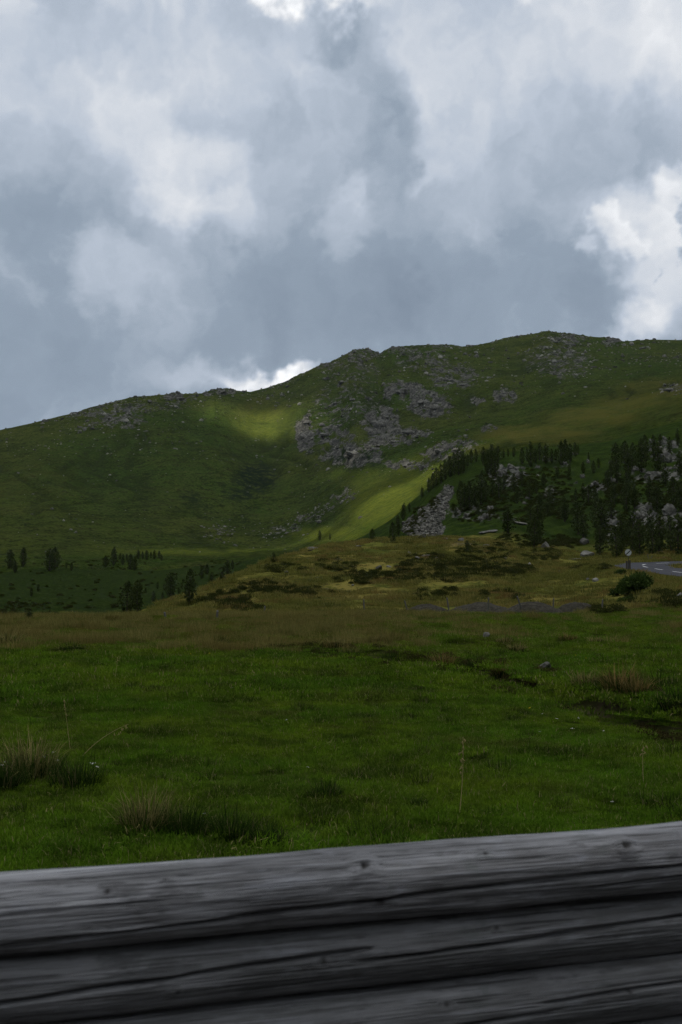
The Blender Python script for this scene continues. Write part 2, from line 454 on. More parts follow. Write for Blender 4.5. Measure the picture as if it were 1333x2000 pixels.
def cloud_value(az, el):
    def val(x, y):
        wx = x + 70 * fbm(x / 230, y / 200, 3) + 46 * fbm(x / 80 + 5, y / 70, 4) + 13 * fbm(x / 20, y / 18 + 8, 3)
        wy = y + 65 * fbm(x / 230 + 31, y / 200, 3) + 46 * fbm(x / 80 + 15, y / 70, 4) + 13 * fbm(x / 20 + 3, y / 18, 3)
        v = .33 + .27 * sstep(640, 150, y) + .14 * fbm(wx / 380 + 2, wy / 420, 3) + .13 * fbm(wx / 110 + 9, wy / 170, 5)
        v = v + .20 * (.20 - np.abs(fbm(wx / 210 + 40, wy / 190, 5)))
        return v, wx, wy
    x = W / 2 + F * az; y = 1150 - F * el
    v, wx, wy = val(x, y)
    v2, _, _ = val(x - F * 2 * np.pi, y)
    k = sstep(2.4, 3.14, az); v = v * (1 - k * .5) + v2 * k * .5
    v3, _, _ = val(x + F * 2 * np.pi, y)
    k = sstep(2.4, 3.14, -az); v = v * (1 - k * .5) + v3 * k * .5
    bw = np.abs(perlin(x / 40 + 3, y / 36)) * 18 + np.abs(perlin(x / 18, y / 17 + 7)) * 8 + np.abs(perlin(x / 9, y / 9 + 4)) * 3 - 10
    for (cx, cy, rx, ry, s, hd) in CLOUDS:
        h = 1.0 if hd >= .5 else 0.0
        q = np.sqrt(((wx - cx) / rx) ** 2 + ((wy - cy) / ry) ** 2) + h * bw / min(rx, ry, 90)
        v = v + s * (1 - sstep(.10 + hd * .75, 1.8 - hd * .85, q))
    v = v + .48 * sstep(.55, 1.15, el)                         # an overcast sky is brightest overhead
    top = sstep(1.2, 1.5, el)
    return v * (1 - top) + 1.0 * top
def make_sky():
    S = np.array(SUN_DIR); B1 = np.cross(S, [0, 0, 1.0]); B1 /= np.linalg.norm(B1); B2 = np.cross(S, B1)
    gp = [(hit(px, py), r, s) for (px, py, r, s) in GAPS]
    # where the breaks sit on the deck, to refine the mesh there
    loc = []
    for g, r, s in gp:
        k = 0.0
        for _ in range(60):                                    # walk from the ground towards the sun up to the deck
            q = g + S * k
            k += 2300 * (1 - math.sqrt((q[0] / DR) ** 2 + (q[1] / DR) ** 2 + (q[2] / DH) ** 2))
        q = g + S * k; loc.append((math.atan2(q[0], q[1]), math.atan2(q[2], math.hypot(q[0], q[1]))))
    loc = np.array(loc)
    a0, a1 = loc[:, 0].min() - .08, loc[:, 0].max() + .08; e0, e1 = loc[:, 1].min() - .06, loc[:, 1].max() + .06
    az = np.unique(np.concatenate([np.linspace(-np.pi, np.pi, 200), np.linspace(-.42, .42, 560), np.linspace(a0, a1, 190)]))[:-1]
    el = np.unique(np.concatenate([np.linspace(-.09, 1.565, 110), np.linspace(.10, .58, 400), np.linspace(e0, e1, 110)]))
    E_, A_ = np.meshgrid(el, az, indexing='ij')
    D = np.stack([np.cos(E_) * np.sin(A_), np.cos(E_) * np.cos(A_), np.sin(E_)], -1)
    k = 1 / np.sqrt((D[..., 0] / DR) ** 2 + (D[..., 1] / DR) ** 2 + (D[..., 2] / DH) ** 2)
    P = D * k[..., None]
    val = cloud_value(A_, E_)
    px_, py_ = P[..., 0], P[..., 1]
    wob = np.stack([fbm(px_ / 120, py_ / 120, 3), fbm(px_ / 120 + 50, py_ / 120, 3), 0 * px_], -1) * 36
    PW = P + wob
    pu = PW @ B1; pv = PW @ B2
    gap = np.zeros(pu.shape)
    for g, r, s in gp:
        r2 = ((pu - g @ B1) / r) ** 2 + ((pv - g @ B2) / r) ** 2
        gap = np.maximum(gap, s * (1 - sstep(0, 1.5, r2)))
    gap = np.where(E_ > .6, gap, 0)
    nv, nu = E_.shape
    i, j = np.meshgrid(np.arange(nv - 1), np.arange(nu), indexing='ij')
    f = np.stack([i * nu + j, (i + 1) * nu + j, (i + 1) * nu + (j + 1) % nu, i * nu + (j + 1) % nu], -1).reshape(-1, 4)
    n = NT('broken_cloud')
    col = n.ramp(n.attr('thin'), CLOUD_RAMP)
    em = n.n('ShaderNodeEmission'); n.l(col, em.inputs[0]); em.inputs[1].default_value = 1.0
    tr = n.n('ShaderNodeBsdfTransparent'); mx = n.n('ShaderNodeMixShader')
    n.l(n.attr('gap'), mx.inputs[0]); n.l(em.outputs[0], mx.inputs[1]); n.l(tr.outputs[0], mx.inputs[2])
    n.l(mx.outputs[0], n.out.inputs[0])
    n.m.cycles.emission_sampling = 'NONE'
    me = new_mesh('sky', P.reshape(-1, 3), f, True, [n.m])
    add_attr(me, 'thin', val.ravel()); add_attr(me, 'gap', gap.ravel())
    tag(link('sky', me), kind='structure')
CLOUD_RAMP = [(0.0, (.19, .24, .31)), (.30, (.262, .322, .400)), (.55, (.450, .508, .596)), (.78, (.69, .715, .755)), (1.0, (.95, .965, .985))]
make_sky()

# ------------------------------------------------------------------ ground sheets
def grass_tint(n, P):
    """pasture colours by place: grazed green, straw, dark"""
    a = n.noise(P, .35, 4, .6); b = n.noise(P, 2.3, 4, .6)
    d_ = n.noise(P, .9, 5, .65)
    g = n.mix(n.ss(a, .35, .66), (.086, .195, .010), (.155, .224, .014))
    g = n.mix(n.ss(d_, .46, .64, 0, .8), g, (.034, .058, .008))
    g = n.mix(n.ss(b, .50, .68, 0, .65), g, (.030, .058, .007))
    g = n.mix(n.ss(n.noise(P, 7.0, 3, .6), .52, .66, 0, .6), g, (.030, .050, .007))
    g = n.mix(n.ss(n.noise(P, 5.0, 3, .6), .56, .70, 0, .5), g, (.150, .175, .022))
    g = n.mix(n.ss(n.noise(P, .55, 5, .7), .53, .66, 0, .75), g, (.088, .085, .022))
    return g
def pasture(n, P, straw_extra=None):
    g = grass_tint(n, P)
    sx = n.n('ShaderNodeSeparateXYZ'); n.l(P, sx.inputs[0])
    X, Y = sx.outputs[0], sx.outputs[1]
    wob = n.math('MULTIPLY', n.math('SUBTRACT', n.noise(P, .18, 3, .6), .5), 14.0)
    yy = n.math('ADD', Y, wob)
    z1 = n.ss(yy, 22.0, 28.0)                               # ungrazed band beyond the pasture
    z2 = n.ss(n.math('SUBTRACT', X, n.math('MULTIPLY', Y, .03)), 5.0, -2.0, .22, 1.0)
    st = n.math('MULTIPLY', z1, z2)
    st = n.math('MULTIPLY', st, n.ss(n.noise(P, .45, 5, .65), .36, .58, .15, 1.0))
    s = n.mix(n.ss(n.noise(P, .5, 3, .6), .4, .62), (.150, .138, .034), (.150, .110, .032))
    return n.mix(st, g, s), st
def make_meadow_mat():
    n = NT('meadow_soil'); P = n.pos()
    c, st = pasture(n, P)
    c = n.mix(.7, c, (.020, .020, .009))
    sx2 = n.n('ShaderNodeSeparateXYZ'); n.l(P, sx2.inputs[0])
    lay = n.ss(n.math('ADD', sx2.outputs[1], n.math('MULTIPLY', n.noise(P, 2.0, 3, .6), .6)), 2.1, 1.6)
    c = n.mix(lay, c, n.mix(n.noise(P, 25, 4, .7), (.05, .047, .045), (.15, .145, .14)))  # unseen gravel before the fence, added to cut green bounce onto the logs
    cut = n.attr('bank')
    c = n.mix(n.math('MULTIPLY', cut, n.ss(n.noise(P, 1.2, 4, .6), .3, .6, .5, 1)), c, (.062, .048, .030))
    b = n.bump(n.noise(P, 14.0, 5, .7), .6, .05)
    return n.surface(c, .95, b, 0)
def make_hill_mat():
    n = NT('hillside_turf'); P = n.pos()
    a = n.noise(P, .05, 4, .6); b = n.noise(P, .33, 5, .65); c3 = n.noise(P, 1.7, 4, .65)
    g = n.mix(n.ss(a, .38, .62), (.140, .145, .030), (.215, .175, .046))
    g = n.mix(n.ss(b, .45, .62), g, (.075, .085, .018))
    g = n.mix(n.ss(c3, .50, .64, 0, .8), g, (.032, .040, .010))
    dk = n.attr('green')                                    # the turf under the pines is a darker green
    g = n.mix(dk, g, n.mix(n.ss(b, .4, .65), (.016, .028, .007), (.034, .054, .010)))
    g = n.mix(n.attr('lawn'), g, grass_tint(n, P))
    g = n.mix(n.math('MULTIPLY', n.attr('heath'), n.ss(b, .42, .56)), g, (.014, .024, .007))
    g = n.mix(n.math('MULTIPLY', n.attr('heath'), n.ss(n.noise(P, .9, 5, .75), .50, .62, 0, .8)), g, (.045, .062, .014))
    bare = n.math('MULTIPLY', n.attr('bare'), n.ss(c3, .35, .6))
    g = n.mix(bare, g, (.14, .105, .075))
    rk, rcol = rock_col(n, P)
    g = n.mix(n.ss(n.math('ADD', n.attr('rock'), n.math('MULTIPLY', n.math('SUBTRACT', rk, .5), 1.1)), .42, .58), g, rcol)
    bp = n.bump(n.math('ADD', c3, n.math('MULTIPLY', n.noise(P, 6.0, 4, .7), .4)), .7, .35)
    return n.surface(g, .95, bp, 0)
def rock_col(n, P):
    r = n.noise(P, .16, 6, .68)
    cr = n.noise(n.vmath('MULTIPLY', P, (1, 1, .6)), .5, 6, .7)
    col = n.ramp(cr, [(.32, (.018, .020, .020)), (.47, (.070, .070, .062)), (.59, (.148, .145, .126)), (.76, (.25, .245, .212))])
    return r, col
def make_mountain_mat():
    n = NT('mountain_turf'); P = n.pos()
    a = n.noise(P, .006, 4, .6); b = n.noise(P, .035, 5, .65); c3 = n.noise(P, .16, 5, .7)
    str_ = n.noise(n.vmath('MULTIPLY', P, (1.0, .35, .25)), .05, 5, .65)
    g = n.mix(n.ss(a, .36, .62), (.040, .076, .012), (.072, .092, .017))
    g = n.mix(n.ss(b, .42, .66, 0, .8), g, (.020, .038, .007))
    g = n.mix(n.ss(c3, .48, .66, 0, .85), g, (.014, .022, .007))
    g = n.mix(n.ss(n.noise(P, .30, 4, .7), .56, .68, 0, .6), g, (.060, .070, .018))
    trk = n.noise(n.vmath('MULTIPLY', P, (.03, .03, .55)), 1.0, 4, .65)
    g = n.mix(n.ss(trk, .52, .62, 0, .35), g, (.070, .072, .020))
    g = n.mix(n.ss(trk, .46, .36, 0, .35), g, (.018, .030, .007)
    )
    fn_ = n.noise(P, .55, 4, .75)
    g = n.mix(n.ss(fn_, .52, .64, 0, .7), g, (.100, .105, .030))
    g = n.mix(n.ss(fn_, .48, .38, 0, .8), g, (.012, .020, .006))
    dry = n.math('MULTIPLY', n.attr('dry'), n.ss(str_, .36, .62, .25, 1))
    g = n.mix(dry, g, (.088, .086, .020))
    g = n.mix(n.math('MULTIPLY', n.attr('sunlit_turf'), n.ss(b, .35, .58, .25, .8)), g, n.mix(n.ss(n.noise(P, .3, 5, .7), .42, .6), (.120, .140, .020), (.066, .088, .015)))  # paler turf where the sun breaks fall: sunlight put into the colour
    g = n.mix(n.math('MULTIPLY', n.attr('gully'), n.ss(c3, .3, .6, .3, .85)), g, (.022, .034, .009))
    sc = n.attr('dark_patch')
    g = n.mix(n.math('MULTIPLY', sc, n.ss(c3, .35, .55)), g, (.013, .022, .012))  # patches of darker colour on the slope
    rk, rcol = rock_col(n, n.vmath('MULTIPLY', P, (.45, .45, .45)))
    r2 = n.noise(P, .11, 5, .72)
    f = n.math('ADD', n.attr('rock'), n.math('MULTIPLY', n.math('SUBTRACT', r2, .5), 2.3))
    g = n.mix(n.ss(f, .50, .62), g, rcol)
    bp = n.bump(n.math('ADD', n.math('ADD', c3, n.noise(P, .5, 5, .7)), n.math('MULTIPLY', trk, .8)), 1.0, 2.6)
    return n.surface(g, .95, bp, 0)
MAT_MEADOW = make_meadow_mat(); MAT_HILL = make_hill_mat(); MAT_MOUNT = make_mountain_mat()

def az_grid(step, lim=0.46):
    core = np.arange(-lim, lim + step, step)
    side = lim + step + np.geomspace(.01, math.pi - lim - .02, 26)
    return np.concatenate([-side[::-1], core, side, ])
def sheet(name, az, dist, mat, attrs=None, close=True):
    A_, D_ = np.meshgrid(az, dist, indexing='ij')
    X = np.sin(A_) * D_; Y = np.cos(A_) * D_
    Z = height(X, Y)
    na, nd = A_.shape
    v = np.stack([X, Y, Z], -1).reshape(-1, 3)
    ii = np.arange(na if close else na - 1)
    i, j = np.meshgrid(ii, np.arange(nd - 1), indexing='ij')
    i2 = (i + 1) % na
    f = np.stack([i * nd + j, i2 * nd + j, i2 * nd + j + 1, i * nd + j + 1], -1).reshape(-1, 4)[:, ::-1]
    me = new_mesh(name, v, f, True, [mat])
    if attrs:
        for k, fn in attrs.items(): add_attr(me, k, fn(X.ravel(), Y.ravel(), Z.ravel()))
    return tag(link(name, me), kind='structure')
def a_bank(x, y, z):
    sd, side, par = stream_dist(x, y)
    return (1 - sstep(.5, 1.5, sd + .4 * fbm(x / 1.1, y / 1.1, 3))) * sstep(.3, 1.6, par)
def pxmask(lst, warp=10):
    def fn(x, y, z):
        px, py = project(x, y, z)
        wx = px + warp * fbm(px / 25, py / 25, 3); wy = py + warp * .6 * fbm(px / 25 + 9, py / 25, 3)
        m = np.zeros(np.shape(x))
        for (cx, cy, rx, ry, s) in lst:
            m = np.maximum(m, s * (1 - sstep(.2, 1.3, ((wx - cx) / rx) ** 2 + ((wy - cy) / ry) ** 2)))
        return np.where(y > 0, m, 0)
    return fn
def a_rock(x, y, z):
    m, s = rock_mask(x, y, z)
    d = np.hypot(x, y)
    return np.maximum(m, s * np.where(d > 400, .42, .75)) + np.where(d > 560, .06 * sstep(600, 900, d), 0)
RMID0, RMID1 = 58.0, 345.0
sheet('meadow', az_grid(.0022), np.concatenate([np.linspace(.3, 3.4, 8), np.geomspace(3.6, RMID0, 330)]), MAT_MEADOW, {'bank': a_bank})
sheet('hillside', az_grid(.0011), np.geomspace(RMID0, RMID1, 300), MAT_HILL,
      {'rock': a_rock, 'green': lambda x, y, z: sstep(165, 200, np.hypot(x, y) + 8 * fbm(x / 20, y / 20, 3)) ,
       'lawn': lambda x, y, z: 1 - sstep(66, 73, np.hypot(x, y) + 3 * fbm(x / 5, y / 5, 2)),
       'heath': lambda x, y, z: sstep(0, -12, x + 3) * sstep(120, 150, np.hypot(x, y)),
       'bare': pxmask([(900,1062,30,6,.8),(840,1085,16,4,.4)])})
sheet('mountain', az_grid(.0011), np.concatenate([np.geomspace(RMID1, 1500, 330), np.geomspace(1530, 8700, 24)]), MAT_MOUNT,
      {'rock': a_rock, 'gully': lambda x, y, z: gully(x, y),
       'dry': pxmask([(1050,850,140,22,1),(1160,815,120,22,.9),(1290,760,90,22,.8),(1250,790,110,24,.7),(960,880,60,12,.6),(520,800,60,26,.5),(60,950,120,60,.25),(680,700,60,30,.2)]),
       'sunlit_turf': pxmask([(760,985,90,60,1),(840,925,70,40,.9),(650,1045,90,18,.9),(520,830,80,40,.7),(400,1078,180,8,.9),(700,930,50,30,.5)]),
       'dark_patch': pxmask([(690,895,60,26,1),(745,830,40,34,.45),(500,935,52,34,1),(470,965,40,16,.9),(370,970,30,12,.6),(300,985,40,12,.4),(600,880,26,14,.5),(850,900,40,10,.5),(620,1010,24,10,.3)])})

# ------------------------------------------------------------------ road with markings
def ribbon(pts, half, zoff, name, mat, n_sub=8):
    p = np.array(pts, float)
    tt = np.linspace(0, len(p) - 1, (len(p) - 1) * n_sub + 1)
    def cr(t):
        i = int(min(max(math.floor(t), 0), len(p) - 2)); u = t - i
        p0 = p[max(i - 1, 0)]; p1 = p[i]; p2 = p[i + 1]; p3 = p[min(i + 2, len(p) - 1)]
        return .5 * ((2 * p1) + (-p0 + p2) * u + (2 * p0 - 5 * p1 + 4 * p2 - p3) * u ** 2 + (-p0 + 3 * p1 - 3 * p2 + p3) * u ** 3)
    c = np.array([cr(t) for t in tt])
    return c
_rc = ribbon(ROAD_CTR, 0, 0, '', None)
def strip(c, off0, off1, zoff):
    tan = np.gradient(c, axis=0); tan /= np.linalg.norm(tan, axis=1)[:, None]
    nor = np.stack([-tan[:, 1], tan[:, 0]], 1)
    a = c + nor * off0; b = c + nor * off1
    va = np.column_stack([a, road_plane(a[:, 0], a[:, 1]) + zoff]); vb = np.column_stack([b, road_plane(b[:, 0], b[:, 1]) + zoff])
    n = len(c)
    v = np.concatenate([va, vb]); i = np.arange(n - 1)
    f = np.stack([i, i + 1, n + i + 1, n + i], 1)
    return v, f
n = NT('asphalt'); P = n.pos()
c = n.mix(n.ss(n.noise(P, .9, 5, .6), .35, .7), (.050, .051, .057), (.066, .067, .074))
c = n.mix(n.ss(n.noise(P, .25, 3, .6), .55, .7, 0, .5), c, (.038, .039, .043))
MAT_ASPH = n.surface(c, .95, n.bump(n.noise(P, 30, 3, .7), .4, .01), .08)
n = NT('road_paint'); P = n.pos()
MAT_PAINT = n.surface(n.mix(n.ss(n.noise(P, 6, 4, .7), .55, .75), (.55, .55, .54), (.25, .25, .25)), .7)
hw = 3.0
v, f = strip(_rc, -hw, hw, .03)
vb = v.copy(); vb[:, 2] -= .12
road = tag(link('road', new_mesh('road', v, f[:, ::-1], False, [MAT_ASPH])), kind='structure')
seg = np.cumsum(np.r_[0, np.linalg.norm(np.diff(_rc, axis=0), axis=1)])
s0 = 1.0
while s0 < seg[-1] - 3:
    ss_ = np.linspace(s0, s0 + 2.4, 6)
    c2 = np.stack([np.interp(ss_, seg, _rc[:, 0]), np.interp(ss_, seg, _rc[:, 1])], 1)
    v, f = strip(c2, -.11, .11, .036)
    link('centre_line_dash', new_mesh('centre_line_dash', v, f[:, ::-1], False, [MAT_PAINT]), road)
    s0 += 5.2

# ------------------------------------------------------------------ rocks
def ico(sub):
    import bmesh
    bm = bmesh.new(); bmesh.ops.create_icosphere(bm, subdivisions=sub, radius=1.0)
    v = np.array([q.co[:] for q in bm.verts]); f = np.array([[q.index for q in t.verts] for t in bm.faces]); bm.free()
    return v, f
ICO = {s: ico(s) for s in (1, 2, 3, 4)}
def rock_shape(sub, seed, flat=.7, planes=14, nz=.06):
    r = np.random.default_rng(seed)
    v, f = ICO[sub]
    pn = r.normal(size=(planes, 3)); pn /= np.linalg.norm(pn, axis=1)[:, None]
    pd = r.uniform(.55, .95, planes)
    dots = v @ pn.T
    rad = np.min(np.where(dots > .05, pd / np.maximum(dots, .05), 9), axis=1)
    rad = np.minimum(rad, 1.15)
    rad = rad + nz * fbm(v[:, 0] * 2.3 + seed * 3.1 + v[:, 2], v[:, 1] * 2.3 - v[:, 2] * 1.7 + seed, 3)
    return v * rad[:, None] * np.array([1, .85, flat]), f
n = NT('grey_rock'); P = n.objc(); rr = n.rnd()
c = n.ramp(n.noise(n.pos(), 1.1, 6, .68), [(.30, (.04, .04, .039)), (.46, (.125, .122, .106)), (.60, (.22, .213, .186)), (.78, (.33, .32, .28))])
c = n.mix(n.ss(n.noise(n.pos(), .5, 4, .6), .56, .72, 0, .7), c, (.075, .080, .05))
c = n.mix(n.math('MULTIPLY', rr, .35), c, (.12, .12, .115))
MAT_ROCK = n.surface(c, .92, n.bump(n.noise(n.pos(), 3.5, 6, .7), .7, .12), 0)
n = NT('far_boulder'); 
c = n.mix(n.attr('tone'), (.06, .060, .052), (.27, .264, .230))
MAT_FARROCK = n.surface(c, .95, None, 0)
n = NT('scree_stone')
c = n.mix(n.attr('tone'), (.06, .058, .050), (.24, .232, .200))
MAT_SCREE = n.surface(c, .95, None, 0)

def scatter_mesh(name, pts, sizes, sub, mat, flat=.7, kinds=8, sink=.25):
    shapes = [rock_shape(sub, 50 + k, flat, 10, .05) for k in range(kinds)]
    nv = len(ICO[sub][0]); V = []; Fc = []; T = []
    for i, (p, s) in enumerate(zip(pts, sizes)):
        v, f = shapes[i % kinds]
        a = rng.uniform(0, 2 * np.pi); ca, sa = math.cos(a), math.sin(a)
        st = rng.uniform(.7, 1.3, 3) * s
        q = v * st
        q = np.stack([q[:, 0] * ca - q[:, 1] * sa, q[:, 0] * sa + q[:, 1] * ca, q[:, 2]], 1)
        V.append(q + p + np.array([0, 0, s * (flat - sink) * .5])); Fc.append(f + i * nv); T.append(np.full(nv, rng.uniform(0, 1) ** 1.3))
    me = new_mesh(name, np.concatenate(V), np.concatenate(Fc), False, [mat])
    add_attr(me, 'tone', np.concatenate(T))
    return me
# boulder fields too many to count on the mountain
def mountain_points(nwant):
    out = []
    tries = 0
    while len(out) < nwant and tries < 60:
        tries += 1
        N = 6000
        px = rng.uniform(-120, 1450, N); d = rng.uniform(430, 1290, N) 
        a = np.arctan((px - W / 2) / F)
        x = np.sin(a) * d; y = np.cos(a) * d; z = height(x, y)
        qx, qy = project(x, y, z)
        m, sc = rock_mask(x, y, z)
        dens = .035 + .9 * m + .9 * sc
        dens += .35 * np.exp(-((qx - 230) / 130) ** 2 - ((qy - 835) / 45) ** 2)
        dens += .30 * np.exp(-((qx - 640) / 90) ** 2 - ((qy - 800) / 90) ** 2)
        dens += .35 * np.exp(-((qx - 440) / 50) ** 2 - ((qy - 1035) / 22) ** 2)
        dens += .20 * np.exp(-((qx - 850) / 150) ** 2 - ((qy - 760) / 60) ** 2) + .16 * np.exp(-((qx - 1080) / 90) ** 2 - ((qy - 700) / 45) ** 2)
        cr_ = np.interp(qx, [c_[0] for c_ in CREST], [c_[1] for c_ in CREST])
        dens += .30 * np.exp(-((qy - cr_ - 14) / 26) ** 2) * np.where(qx > 130, 1, .2)
        dens *= np.where((qx > 920) & (qy > 770) & (qy < 900), .12, 1)
        dens *= .35 + 1.3 * sstep(-.15, .35, fbm(x / 45, y / 45, 3))
        k = rng.uniform(0, 1, N) < dens * .5
        out += list(np.stack([x, y, z], 1)[k])
    return np.array(out[:nwant])
bp_ = mountain_points(6500)
bs = np.clip(rng.lognormal(-.30, .55, len(bp_)), .3, 3.2) * np.clip(np.hypot(bp_[:, 0], bp_[:, 1]) / 900, .6, 1.3)
tag(link('boulder_field', scatter_mesh('boulder_field', bp_, bs, 1, MAT_FARROCK, .65)), 'pale boulders strewn over the grassy mountain slopes', 'boulders', kind='stuff')
# the two scree runs
def scree_points(ells, per, dmin):
    pts = []
    for (cx, cy, rx, ry) in ells:
        for _ in range(int(per * rx * ry / 300)):
            a = rng.uniform(0, 6.283); r = math.sqrt(rng.uniform(0, 1))
            pts.append((cx + rx * r * math.cos(a), cy + ry * r * math.sin(a)))
    return pts
sp_ = np.array([hit(*p) for p in scree_points(SCREE[:5], 170, 150)])
sp_ = sp_[np.hypot(sp_[:, 0], sp_[:, 1]) < 420]
tag(link('scree', scatter_mesh('scree', sp_, np.clip(rng.lognormal(-1.35, .5, len(sp_)), .12, .9), 1, MAT_SCREE, .7)),
    'grey scree of broken stones running down beside the dark pines', 'scree', kind='stuff')
sp2 = np.array([hit(*p) for p in scree_points(SCREE[5:], 40, 150)])
tag(link('scree', scatter_mesh('scree_far', sp2, np.clip(rng.lognormal(-1.1, .5, len(sp2)), .2, 1.2), 1, MAT_SCREE, .7)),
    'pale strip of scree at the foot of the mountain bowl', 'scree', kind='stuff')

def crag(seed, pieces=7, sub=2):
    r = np.random.default_rng(seed); V = []; Fc = []; o = 0
    for k in range(pieces):
        v, f = rock_shape(sub if k else 3, seed * 31 + k, r.uniform(.6, 1.2), 12, .08)
        sc = r.uniform(.28, .6) if k else .68
        a = r.uniform(-.5, .5); R_ = np.array([[math.cos(a), 0, math.sin(a)], [0, 1, 0], [-math.sin(a), 0, math.cos(a)]])
        p = (np.array([r.uniform(-1, 1), r.uniform(-.6, .4), r.uniform(-.55, .35)]) * [.8, .8, 1]) if k else np.zeros(3)
        V.append((v * sc) @ R_.T + p); Fc.append(f + o); o += len(v)
    return np.concatenate(V), np.concatenate(Fc)
CRAG_MESH = [new_mesh('crag', *crag(130 + k), False, [MAT_ROCK]) for k in range(8)]
ROCK_MESH = [new_mesh('rock', *rock_shape(3, 100 + k, fl, 16, .07), False, [MAT_ROCK]) for k, fl in enumerate((.55, .7, .95, 1.25, .45, .8))]
def rock(name, px, py, wpx, k, hscale, label, group=None, cat='rock', sink=.3, rot=None, lib=None):
    lib = lib or ROCK_MESH
    p = hit(px, py); d = np.hypot(p[0], p[1])
    w = wpx * d / F / 2
    o = link(name, lib[k % len(lib)])
    o.scale = (w, w * random.uniform(.8, 1.1), w * hscale)
    o.rotation_euler = (random.uniform(-.15, .15), random.uniform(-.15, .15), rot if rot is not None else random.uniform(0, 6.28))
    o.location = (p[0], p[1] + w * .4, p[2] + w * hscale * (.5 - sink))
    return tag(o, label, cat, group)
# outcrops that stand out of the mountain face
OUT = [(745,835,62,5,1.1),(594,855,30,3,1.5),(640,852,40,1,.7),(600,825,26,2,.9),(690,890,60,1,.6),(730,878,40,2,.8),(785,765,46,0,.7),(830,785,50,1,.7),(852,800,40,4,.9),
 (800,846,44,0,.6),(840,845,30,4,.6),(770,862,40,0,.6),(860,882,46,1,.85),(890,880,30,2,.7),(800,908,48,0,.6),(770,912,26,4,.5),(985,774,34,0,.6),(930,784,20,1,.6),(1000,768,20,4,.6),(955,837,24,4,.6),
 (880,742,40,1,.6),(905,750,30,4,.6),(695,705,40,4,.5),(670,745,36,1,.7),(650,790,34,2,.7),(690,780,28,0,.7),(1085,690,26,2,.7),(1110,672,30,0,.5),(1095,715,24,1,.7),(1060,720,20,2,.8),(1310,762,34,1,.6),
 (432,766,44,4,.5),(352,776,36,4,.4),(215,815,26,1,.5),(250,826,24,0,.5),(630,830,30,3,.8),(665,830,26,1,.7)]
for i, (px, py, w, k, hs) in enumerate(OUT):
    if px < 460: lab, g = 'grey rock outcrop on the long left-hand shoulder of the mountain', 'outcrops on the left shoulder'
    elif px < 760 and py < 870: lab, g = 'grey crag outcrop below the pointed middle summit', 'crags below the middle summit'
    elif py > 838 and px < 960: lab, g = 'grey outcrop on the green slope above the pines', 'outcrops above the pines'
    elif px > 1040: lab, g = 'grey outcrop high under the rounded right summit', 'outcrops under the right summit'
    else: lab, g = 'pale grey outcrop high on the face right of the gully', 'outcrops right of the gully'
    rock('rock_outcrop', px, py + 3, w * .58, i * 3 + k, hs * .9, lab, g, rot=random.uniform(-.6, .6), lib=CRAG_MESH)
# boulders and crags among the pines of the right-hand hillside
HB = [(1000,915,30),(985,930,26),(1010,935,22),(968,920,20),(1068,900,22),(1050,915,12),(1052,930,12),(1125,890,14),(1150,905,14),(1165,950,24),(1150,958,20),(1200,945,18),(1210,930,16),(1195,905,14),
 (1275,865,18),(1290,880,22),(1300,860,18),(1305,905,34),(1330,915,30),(1295,935,22),(1285,900,18),(1270,930,26),(1245,920,24),(1190,1030,26),(1200,1050,20),(1255,1015,34),(1265,1000,24),(1240,1025,20),(1310,1005,44),(1295,1020,26),(1320,1035,46),(1285,1030,22),
 (895,1005,28),(915,1010,22),(945,1015,22),(960,1000,18),(1025,985,14),(1030,975,12),(1065,970,10),(1080,960,12),(870,965,14),(1140,935,14),(1125,945,10),(1105,910,12)]
for i, (px, py, w) in enumerate(HB):
    rock('boulder', px, py, w * .85, i * 5, .9 + .3 * (i % 3), 'pale boulder among the pines of the dark right-hand hillside', 'boulders among the pines', rot=random.uniform(-.6, .6), lib=CRAG_MESH)
# pale rocks on the knoll
KB = [(960,1040,40,4,.5,'long pale slab beside the lone light green pine on the knoll'),(1018,1024,34,4,.5,'narrow pale slab under the pines at the top of the knoll'),
 (1065,1070,22,2,.9,'small upright white boulder below the pines on the knoll'),(1145,1063,30,1,.9,'angular pale boulder leaning above the big flat one near the road'),(1150,1088,52,0,.7,'big flat-topped pale boulder on grass left of the road sign'),
 (1120,1094,28,4,.5,'low flat stone beside the big flat-topped boulder'),(830,1087,30,4,.45,'flat pale stone on the brown knoll, left of the dark shrubs')]
for px, py, w, k, hs, lab in KB: rock('boulder', px, py, w, k, hs, lab)
for px, py, w in [(660,1096,14),(740,1113,18),(760,1110,10),(800,1085,12),(815,1092,14),(850,1092,12),(870,1110,10),(845,1105,10),(905,1128,9),(950,1068,10),(985,1095,12),(1000,1100,10),(1035,1105,10),(900,1058,12),(925,1060,10),(870,1055,10),
   (620,1130,8),(690,1145,8),(640,1152,7),(780,1170,8),(575,1145,8),(560,1120,9),(1165,1135,16),(1150,1132,10),(1095,1118,8),(610,1075,22),(700,1068,12)]:
    rock('stone', px, py, w * 1.25, random.randrange(6), .8, 'small pale stone bedded in the brown grass of the knoll', 'stones on the knoll')
for px, py, w, lab in [(1066,1312,26,'rounded grey stone at the stream bank, the larger of two'),(1268,1396,20,'pointed white stone at the near edge of the stream'),(950,1248,14,'flat white stone lying in the green grass behind the stream'),
   (1103,1318,10,'narrow upright stone beside the rounded stream stone'),(1330,1172,14,'pale stone on the road bank at the edge of view'),(795,1196,9,'small white stone left of the gravel heaps'),(1305,1402,10,'low stone in the dark stream bed')]:
    rock('stone', px, py, w * 1.3, random.randrange(4), .95, lab, sink=-.1)

